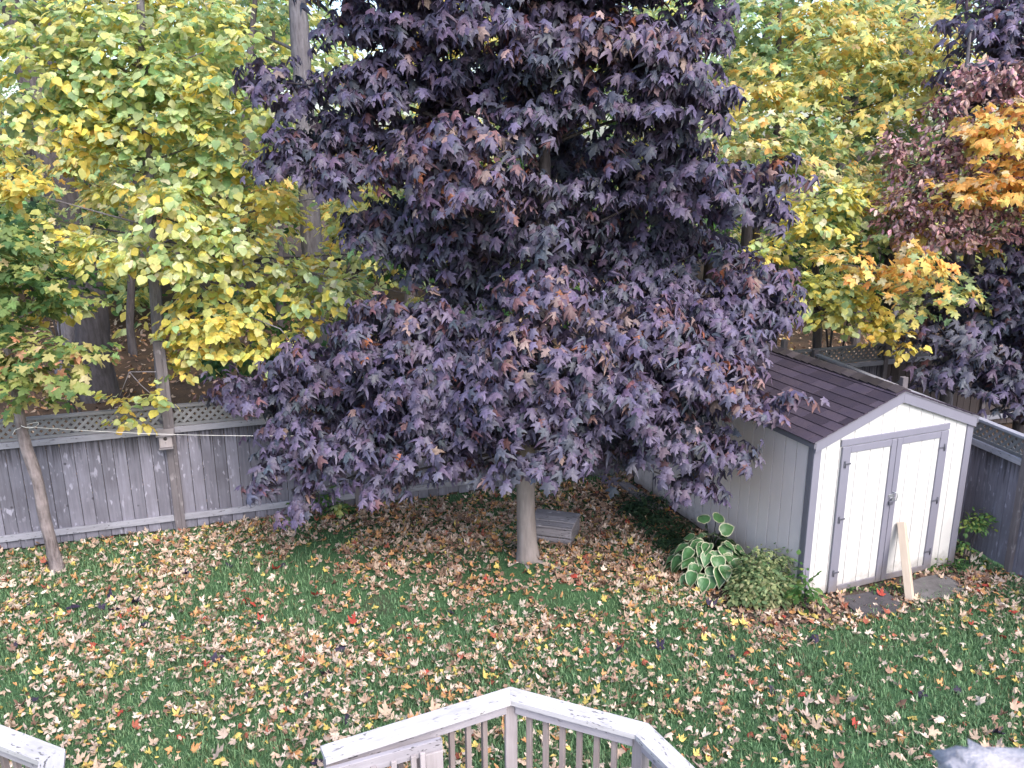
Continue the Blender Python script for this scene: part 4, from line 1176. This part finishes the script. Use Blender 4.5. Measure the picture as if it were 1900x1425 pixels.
# understory shrubs beyond the fence
UND = [(.075, .17, .05), (.12, .23, .07), (.045, .11, .04), (.24, .30, .08)]
und = [('shrub', 'deep green understory bush beyond the fence under the yellow linden', [(440, 600, 90, 60, 14.2), (480, 660, 80, 46, 13.8), (400, 660, 60, 50, 14), (530, 570, 50, 50, 14.5)]),
       ('shrub', 'green maple sapling behind the fence at the left edge', [(100, 500, 60, 30, 13.5), (40, 420, 50, 40, 13.5), (30, 500, 60, 40, 13.2), (130, 540, 40, 30, 13.5)]),
       ('shrub', 'green bush seen through the purple crown right of its trunk', [(1080, 300, 60, 40, 14), (1110, 420, 70, 50, 14), (1140, 510, 60, 40, 14), (1060, 560, 60, 40, 14), (930, 200, 40, 30, 14), (1330, 450, 60, 40, 14.5), (1270, 410, 60, 40, 14.5)]),
       ('shrub', 'green bush between the yellow maple and the orange maple', [(1570, 430, 80, 40, 15.5), (1500, 470, 60, 36, 15.5), (1600, 470, 60, 40, 15.6), (1620, 210, 50, 40, 17), (1480, 520, 60, 40, 15.5), (1590, 540, 60, 40, 15.5)]),
       ('shrub', 'dark green bush behind the purple crown at the fence', [(680, 590, 60, 40, 13.8), (640, 620, 50, 30, 13.6), (900, 560, 60, 60, 13.8), (760, 500, 60, 50, 14), (960, 330, 40, 40, 14.4)])]
for nm, lab, rows in und:
    c0 = at(*rows[0][:2], rows[0][4])
    t = empty(nm, (c0[0], c0[1], 0), 0, lab, 'shrub')
    for k in range(3):
        e = at(*rows[k % len(rows)][:2], rows[k % len(rows)][4]) - [c0[0], c0[1], 0]
        tube('stem', bez((.1 * k - .1, .05 * k, -.05), (.12 * k - .1, 0, e[2] * .6), e), np.linspace(.03, .008, 6), M['bark_dark'], t, 6)
    crown(t, 'maple_low', cl(rows, [.36, .34, .2, .1]), .15, UND, M['leaf'], 0, .019, .5, .7, 7, .18)

# far wood: one mass of foliage and stems
P_, D2, N2, S2, C2 = [], [], [], [], []
LP = np.array(LIN + UND)
wts = np.array([.15, .2, .2, .16, .05, .05, .05, .06, .04, .04]); wts /= wts.sum()
for k in range(520):
    c = np.array([rng.uniform(-32, 34), rng.uniform(24, 42), 0]); c[2] = rng.uniform(.8, 15.5)
    if k > 330: c[2] = rng.uniform(.6, 5.5)
    if c[2] > 9 and rng.random() < .25: continue
    r = rng.uniform(.9, 2.1) * np.array([1, 1, .7])
    P, D, N, S, Q = spray(c, r, 170, .26, .4, .6)
    w = wts * rng.uniform(.2, 1.8, len(wts)); w /= w.sum()
    P_.append(P); D2.append(D); N2.append(N); S2.append(S); C2.append(LP[rng.choice(len(LP), len(P), p=w)] * rng.uniform(.75, 1.2, (len(P), 1)))
P_, D2, N2, S2, C2 = map(np.concatenate, (P_, D2, N2, S2, C2))
ok = P_[:, 2] > .1
me = leaf_mesh('far_wood', 'oval', P_[ok], D2[ok], N2[ok], S2[ok] * 1.25, C2[ok], M['leaf'])
tag(link('far_wood', me), 'far mass of yellow green woodland foliage behind everything', 'wood', None, 'stuff')
VV, FF = [], []
for k in range(90):
    x, y = rng.uniform(-32, 34), rng.uniform(24, 44)
    V, F = tube_data([(x, y, -.2), (x + rng.normal() * .2, y, 5), (x + rng.normal() * .5, y, 15)], [.16 + .12 * rng.random(), .13, .06], 6)
    b0 = len(VV); VV += V; FF += [[b0 + i for i in f] for f in F]
tag(link('far_trunks', pymesh('far_trunks', VV, FF, M['bark_dark'], True)), 'far dark trunks standing in the wood', 'wood', None, 'stuff')

# ------------------------------------------------------------------ plants in the yard
# hosta
def hosta_leaf(k):
    half = [(0.0, 0.03), (-.02, .16), (.08, .33), (.28, .42), (.52, .38), (.76, .22), (.92, .07), (1.0, 0.0)]
    out = np.array(outline(half)); n = len(out); c = np.array([.42, 0.0])
    rings = [0.45, 0.85, 0.88, 1.0]
    V = [[c[0], 0, 0]]; C = [(.07, .18, .06)]
    g1, g2, cr = (.085, .20, .075), (.065, .165, .06), (.46, .48, .32)
    for f, col in zip(rings, (g1, g2, cr, cr)):
        for p in out:
            q = c + (p - c) * f; V.append([q[0], q[1], 0]); C.append(col)
    V = np.array(V); x, y = V[:, 0], V[:, 1]
    b = (.45, .65, .85, .30)[k]
    V[:, 2] = .30 * np.abs(y) - b * x * x * .6 + .02 * np.sin(np.abs(y) * 40) + .03 * np.sin(x * 9 + k) * (np.abs(y) > .2)
    T = [(0, 1 + (i + 1) % n, 1 + i) for i in range(n)]
    for r in range(3):
        a, b2 = 1 + r * n, 1 + (r + 1) * n
        for i in range(n):
            j = (i + 1) % n
            T += [(a + i, b2 + j, b2 + i), (a + i, a + j, b2 + j)]
    return npmesh('leaf', V, np.array(T), np.array(C), M['hosta'], True)
hl = [hosta_leaf(k) for k in range(4)]
hp = atz(1318, 1062)
ho = empty('hosta', (hp[0], hp[1], .01), 0, 'hosta with broad green leaves edged in cream beside the shed wall', 'plant')
for ring, (n, rad, zz, sz, tilt) in enumerate([(26, .43, .15, .225, .8), (25, .36, .25, .23, .65), (20, .26, .35, .225, .5), (14, .13, .43, .215, .3)]):
    for i in range(n):
        a = 2 * math.pi * (i + .5 * (ring % 2)) / n + rng.normal() * .14
        dv = np.array([math.cos(a), math.sin(a), 0])
        p = dv * rad * rng.uniform(.8, 1.15) + [0, 0, zz + rng.normal() * .03]
        D = dv + [0, 0, -tilt + rng.normal() * .15]
        N = np.array([0, 0, 1.0]) + dv * (.25 + tilt * .5) + rng.normal(size=3) * .15
        X, Y, Z = frames(D[None], N[None]); s = sz * rng.uniform(.85, 1.15)
        o = link('leaf', hl[int(rng.integers(0, 4))], ho)
        o.matrix_basis = Matrix.Translation(p.tolist()) @ Matrix(np.column_stack([X[0], Y[0], Z[0]]).tolist()).to_4x4() @ Matrix.Diagonal((s, s, s, 1))
        if (i + ring) % 2 == 0:
            tube('stalk', bez((0, 0, 0), p * [.4, .4, .9], p, 4), .006, M['hosta'], ho, 5)
for a, z in ((.9, .66), (1.9, .63), (.15, .55)):
    dv = np.array([math.cos(a), math.sin(a), 0]); p = dv * .12 + [0, .08, z - .04]
    X, Y, Z = frames((dv * .9 + [0, 0, .35])[None], (np.array([0, -.9, .7]))[None])
    o = link('leaf', hl[1], ho); o.matrix_basis = Matrix.Translation(p.tolist()) @ Matrix(np.column_stack([X[0], Y[0], Z[0]]).tolist()).to_4x4() @ Matrix.Diagonal((.22, .22, .22, 1))
    tube('stalk', bez((0, 0, 0), p * [.3, .3, .8], p, 4), .006, M['hosta'], ho, 5)

def bush(name, label, base, blobs, size, pal, w, n, shape='oval', parts=0, droop=.2, cat='shrub', stems=6, per=6):
    t = empty(name, tuple(base), 0, label, cat)
    A = []
    for (c, r, f) in blobs:
        A.append(spray(np.array(base) + c, np.array(r), int(n * f), size, droop, .7, per, -.4, 2.6))
    P, D, N, S, Q = [np.concatenate([a[i] for a in A]) for i in range(5)]
    ok = P[:, 2] > .02
    P, D, N, S = P[ok], D[ok], N[ok], S[ok]
    ci = pick(w, len(P)); pal = np.array(pal)
    C = pal[ci] * rng.uniform(.78, 1.22, (len(P), 1))
    order = np.argsort(P[:, 1] - P[:, 2] + .3 * rng.random(len(P)))
    m = np.zeros(len(P), bool); m[order[:parts]] = True
    tag(link('foliage', leaf_mesh('foliage', shape, P[~m] - base, D[~m], N[~m], S[~m], C[~m], M['leaf']), t), kind='stuff')
    if parts: leaf_objects('leaf', shape, P[m] - base, D[m], N[m], S[m], ci[m], pal, M['leaf'], t)
    for k in range(stems):
        c, r, f = blobs[k % len(blobs)]
        e = np.array(c) + rng.normal(size=3) * np.array(r) * .5
        tube('stem', bez((rng.normal() * .03, rng.normal() * .03, -.02), (e[0] * .3, e[1] * .3, e[2] * .7), e, 5), np.linspace(.008, .003, 5), M['bark_dark'], t, 5)
    return t
sp0 = atz(1418, 1118)
VAR = [(.24, .31, .15), (.35, .39, .19), (.15, .23, .11), (.44, .43, .24), (.09, .16, .07)]
bush('variegated_shrub', 'low pale green and cream leaved shrub at the front corner of the shed', (sp0[0], sp0[1] + .12, .0),
     [((0, 0, .25), (.36, .26, .22), 1.0), ((-.2, -.12, .12), (.26, .2, .14), .5), ((.08, -.15, .14), (.28, .2, .16), .6), ((.05, .1, .42), (.25, .2, .16), .4)], .062, VAR, [.34, .22, .24, .10, .10], 1100, 'oval', 60)
bush('weed', 'dark leaved weed beside the shed corner trim next to the pale shrub', tuple(shed_pt(-.10, -.22)), [((0, 0, .22), (.13, .12, .2), 1.0), ((-.05, .05, .45), (.06, .06, .12), .3)], .09, UND, [.4, .4, .1, .1], 90, 'oval', 20)
f1 = atz(592, 962)
bush('fence_weed', 'small green sprouting plant at the foot of the fence under the purple branches', (f1[0], f1[1] + .15, 0), [((0, -.05, .18), (.28, .12, .17), 1.0), ((.25, -.05, .1), (.1, .08, .08), .3)], .10, UND, [.3, .5, .05, .15], 170, 'oval', 30)
f1b = atz(626, 968)
bush('fence_weed', 'pale yellow green sprig at the foot of the fence, right of the green sprout', (f1b[0] + .02, f1b[1] + .12, 0), [((0, 0, .12), (.06, .06, .12), 1.0)], .07, LIN, [.1, .4, .4, .1, 0, 0], 30, 'heart', 10, stems=2)
sg_ = at(1820, 975, 10.05); f2 = np.array([sg_[0] - .12, sg_[1] + .05, 0.0])
bush('fence_sprig', 'leafy green sprig growing between the shed and the right fence', tuple(f2), [((.0, 0, sg_[2] - .02), (.10, .08, .08), .7), ((.12, .0, sg_[2] + .02), (.11, .08, .08), .7), ((.22, .0, sg_[2] + .10), (.08, .05, .05), .3), ((-.04, .0, sg_[2] * .5), (.05, .05, .2), .3)], .062, UND, [.2, .45, .05, .3], 150, 'oval', 40, stems=5)
f3 = shed_pt(2.25, -.10)
bush('shed_weed', 'low green weed growing at the right foot of the shed front', tuple(f3), [((0, 0, .05), (.22, .08, .07), 1.0)], .06, UND, [.3, .4, .2, .1], 90, 'oval', 20, stems=3)
f4 = shed_pt(.95, -.12)
bush('shed_weed', 'low weeds at the foot of the left shed door', tuple(f4), [((0, 0, .03), (.45, .07, .04), 1.0)], .045, UND, [.3, .4, .2, .1], 160, 'oval', 0, stems=3)
# dark ground cover along the shed
ivy = []
for k in range(34):
    t = rng.random(); q = shed_pt(-.16 - .62 * rng.random() * (1.15 - .35 * t), 1.15 + 2.2 * t)
    ivy.append(spray(np.array([q[0], q[1], .07]), np.array([.2, .2, .09]), 70, .07, .3, .6, 6, -.2))
P, D, N, S, Q = [np.concatenate([a[i] for a in ivy]) for i in range(5)]
ok = P[:, 2] > .015
C = np.array([(.022, .05, .025), (.035, .075, .032), (.05, .09, .045)])[rng.integers(0, 3, len(P))]
tag(link('ground_cover', leaf_mesh('ground_cover', 'oval', P[ok], D[ok], N[ok], S[ok], C[ok], M['leaf'])), 'dark green ground cover spreading along the side of the shed', 'ground cover', None, 'stuff')

# ------------------------------------------------------------------ grass
def inside_obstacle(x, y):
    p = np.stack([x, y], -1) - SHA
    a, b = p @ sdx, p @ sdn
    shed_in = (a > -.03) & (a < SW + .03) & (b > -.04) & (b < SL + .05)
    return shed_in
def frac(x, y):      # share of grass, 1 lawn .. 0 bare
    d = np.sqrt(((x + .2) / 3.7) ** 2 + ((y - 10.9) / 2.3) ** 2)
    g = np.clip((d - .55) / .9, 0.08, 1)
    p = np.stack([x, y], -1) - SHA
    a, b = p @ sdx, p @ sdn
    bed_d = np.maximum(np.maximum(-1.0 - a, a - 2.75), np.maximum(-.55 - b, b - 4.2))
    g = g * np.clip(bed_d / .35 + .35, .06, 1)
    return g
def value_noise(x, y, sc, seed):
    r = np.random.default_rng(seed); n = 64
    G = r.random((n, n))
    fx, fy = (x * sc) % n, (y * sc) % n
    ix, iy = fx.astype(int), fy.astype(int); tx, ty = fx - ix, fy - iy
    tx, ty = tx * tx * (3 - 2 * tx), ty * ty * (3 - 2 * ty)
    a = G[ix % n, iy % n] * (1 - tx) + G[(ix + 1) % n, iy % n] * tx
    b = G[ix % n, (iy + 1) % n] * (1 - tx) + G[(ix + 1) % n, (iy + 1) % n] * tx
    return a * (1 - ty) + b * ty
def yard_points(n, y_min=5.6):
    x = rng.uniform(-9.2, 7.2, n); y = rng.uniform(y_min, 15, n)
    right_x = RF0[0] + (RF1[0] - RF0[0]) * (y - RF0[1]) / (RF1[1] - RF0[1])
    k = (y < fence_y(x) - .01) & (x < right_x + .0) & ~inside_obstacle(x, y) & (np.abs(x) < .62 * y + 1.2)
    return x[k], y[k]
x, y = yard_points(420000)
g_ = frac(x, y) * np.clip(.35 + 1.3 * value_noise(x, y, 2.3, 3), .1, 1.0)
k = rng.random(len(x)) < g_
x, y = x[k], y[k]; n = len(x)
hgt = rng.uniform(.035, .085, n) * (.7 + .6 * value_noise(x, y, 1.2, 4))
th = rng.uniform(0, 6.283, n); lean = rng.uniform(.15, .9, n)
wd = rng.uniform(.003, .0065, n)
dx, dy = np.cos(th), np.sin(th)
z0 = rise(x, y) + .002
base = np.stack([x, y, z0], -1); sv = np.stack([-dy, dx, 0 * dx], -1) * wd[:, None]
mid = base + np.stack([dx * lean * hgt * .35, dy * lean * hgt * .35, hgt * .6], -1)
tip = base + np.stack([dx * lean * hgt, dy * lean * hgt, hgt * (1 - .25 * lean)], -1)
V = np.stack([base - sv, base + sv, mid + sv * .8, mid - sv * .8, tip], 1).reshape(-1, 3)
o5 = (np.arange(n) * 5)[:, None, None]
T = (np.array([[0, 1, 2], [0, 2, 3], [3, 2, 4]])[None] + o5).reshape(-1, 3)
vn = value_noise(x, y, .8, 5)[:, None]
C = (np.array([.120, .220, .105]) * (1 - vn) + np.array([.190, .300, .145]) * vn) * rng.uniform(.6, 1.45, (n, 1))
dry = rng.random(n) < .05
C[dry] = np.array([.22, .19, .10]) * rng.uniform(.7, 1.2, (dry.sum(), 1))
tag(link('grass', npmesh('grass', V, T, np.repeat(C, 5, axis=0), M['grass'])), 'short green grass of the back lawn', 'grass', None, 'stuff')

# ------------------------------------------------------------------ fallen leaves
LIT = [(.56, .41, .30), (.68, .54, .44), (.38, .24, .17), (.24, .14, .10), (.58, .30, .13), (.62, .48, .14), (.46, .36, .30), (.66, .56, .46), (.36, .11, .07), (.42, .07, .05), (.045, .035, .065)]
SLABS = [np.array([4.29, 9.05]), np.array([5.17, 9.43])]
def litter_points(n, far_bias=True):
    x, y = yard_points(n)
    on = np.minimum(np.hypot(x - 4.29, y - 9.05), np.hypot(x - 5.17, y - 9.43)) < .33
    kk = ~on | (rng.random(len(x)) < .12)
    x, y = x[kk], y[kk]
    d = value_noise(x, y, 1.1, 7) * .6 + value_noise(x, y, 3.5, 8) * .6
    g = frac(x, y)
    dens = np.clip(-.42 + 1.6 * d, .05, 1) * (.62 + .75 * (1 - g)) * np.where((y < 8.6) & (x > .5), .55, 1.0)
    k = rng.random(len(x)) < dens
    return x[k], y[k]
def lay(x, y, size, flat=.38, lift=.02):
    n = len(x); th = rng.uniform(0, 6.283, n)
    D = np.stack([np.cos(th), np.sin(th), rng.normal(size=n) * .18], -1)
    N = np.array([0, 0, 1.0]) + rng.normal(size=(n, 3)) * flat
    N[rng.random(n) < .3, 2] *= -1
    S = size * rng.uniform(.6, 1.25, n)
    g = frac(x, y)
    P = np.stack([x, y, rise(x, y) + lift + rng.random(n) * .035 * (.4 + g)], -1) - D * S[:, None] * .5
    P[:, 2] = np.maximum(P[:, 2], .022)
    return P, D, N, S
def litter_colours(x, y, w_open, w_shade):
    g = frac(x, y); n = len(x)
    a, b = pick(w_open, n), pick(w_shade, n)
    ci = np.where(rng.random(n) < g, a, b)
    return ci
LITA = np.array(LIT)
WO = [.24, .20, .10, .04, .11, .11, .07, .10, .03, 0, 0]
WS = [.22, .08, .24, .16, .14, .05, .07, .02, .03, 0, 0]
parts_m, near_y = [], 7.25
x, y = litter_points(52000)
far = (y > near_y) | (rng.random(len(x)) < .75)
xm, ym = x[far], y[far]
P, D, N, S = lay(xm, ym, .076)
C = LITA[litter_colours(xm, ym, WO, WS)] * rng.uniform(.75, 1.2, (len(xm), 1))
m1 = leaf_mesh('leaf_litter', 'curled', P, D, N, S, C, M['dry_leaf'])
tag(link('leaf_litter', m1), 'fallen brown and tan maple leaves scattered over the lawn', 'fallen leaves', None, 'stuff')
x, y = litter_points(52000)
P, D, N, S = lay(x, y, .055)
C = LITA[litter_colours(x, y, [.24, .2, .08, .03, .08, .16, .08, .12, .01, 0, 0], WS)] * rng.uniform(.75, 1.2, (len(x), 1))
tag(link('small_leaf_litter', leaf_mesh('small_leaf_litter', 'curled_oval', P, D, N, S, C, M['dry_leaf'])), 'small oval fallen leaves and bits strewn between the maple leaves', 'fallen leaves', None, 'stuff')
# leaves lying apart: the ones nearest the deck, and the dark purple and red ones
TONE = ['tan', 'pale tan', 'brown', 'dark brown', 'orange brown', 'yellow', 'greyish tan', 'cream', 'rust', 'bright red', 'dark purple']
def zone(x, y):
    if y > 9.6:
        return 'on the lawn beside the slender maple' if x < -4.6 else ('on the lawn along the left fence' if x < -1.6 else ('under the purple maple' if x < 1.9 else 'beside the shed'))
    if y > 8.2:
        return 'on the lawn in front of the slender maple' if x < -4 else ('on the left half of the lawn, midway to the fence' if x < -1 else ('on the lawn in front of the purple maple trunk' if x < 1.6 else ('on the grass in front of the hosta' if x < 3.4 else 'on the grass in front of the shed doors')))
    return 'above the left deck railing corner' if x < -2.6 else ('above the gap between the deck railings' if x < -1 else ('behind the left arm of the centre deck railing' if x < 0 else ('behind the right arm of the centre deck railing' if x < 1.2 else ('just right of the deck railing' if x < 2.4 else 'on the open grass at the bottom right'))))
def fallen(n, region, ci_w, size, label, group, shape='curled'):
    xs_, ys_ = yard_points(40000, 5.9)
    k = region(xs_, ys_)
    xs_, ys_ = xs_[k][:n], ys_[k][:n]
    P, D, N, S = lay(xs_, ys_, size, .30, .028)
    ci = pick(ci_w, len(xs_))
    for o, c_, a_, b_ in zip(leaf_objects('fallen_leaf', shape, P, D, N, S, ci, LITA, M['dry_leaf'], None), ci, xs_, ys_):
        tag(o, label.format(TONE[c_], zone(a_, b_)), 'fallen leaf', group)
fallen(200, lambda x, y: (y < near_y) & (y > 6.15), [.3, .25, .06, .03, .1, .08, .08, .1, 0, 0, 0], .105, '{} fallen maple leaf {}', 'fallen leaves nearest the deck')
fallen(45, lambda x, y: (y < 11) & (frac(x, y) > .3), [0] * 10 + [1], .125, '{} fallen maple leaf {}', 'purple leaves on the lawn')
fallen(50, lambda x, y: (y < 12), [0] * 9 + [1, 0], .095, '{} fallen maple leaf {}', 'red leaves on the lawn')
# litter on the woodland floor and the neighbour's yard
n = 9000
x = rng.uniform(-16, 14, n); y = rng.uniform(11, 27, n)
k = y > fence_y(x) + .15
x, y = x[k], y[k]
P, D, N, S = lay(x, y, .13)
C = LITA[pick([.2, .06, .3, .2, .12, .06, .05, .01, 0, 0, 0], len(x))] * rng.uniform(.6, 1.0, (len(x), 1))
tag(link('woodland_litter', leaf_mesh('woodland_litter', 'curled_oval', P, D, N, S, C, M['dry_leaf'])), 'brown leaf litter on the woodland floor behind the fence', 'fallen leaves', None, 'stuff')
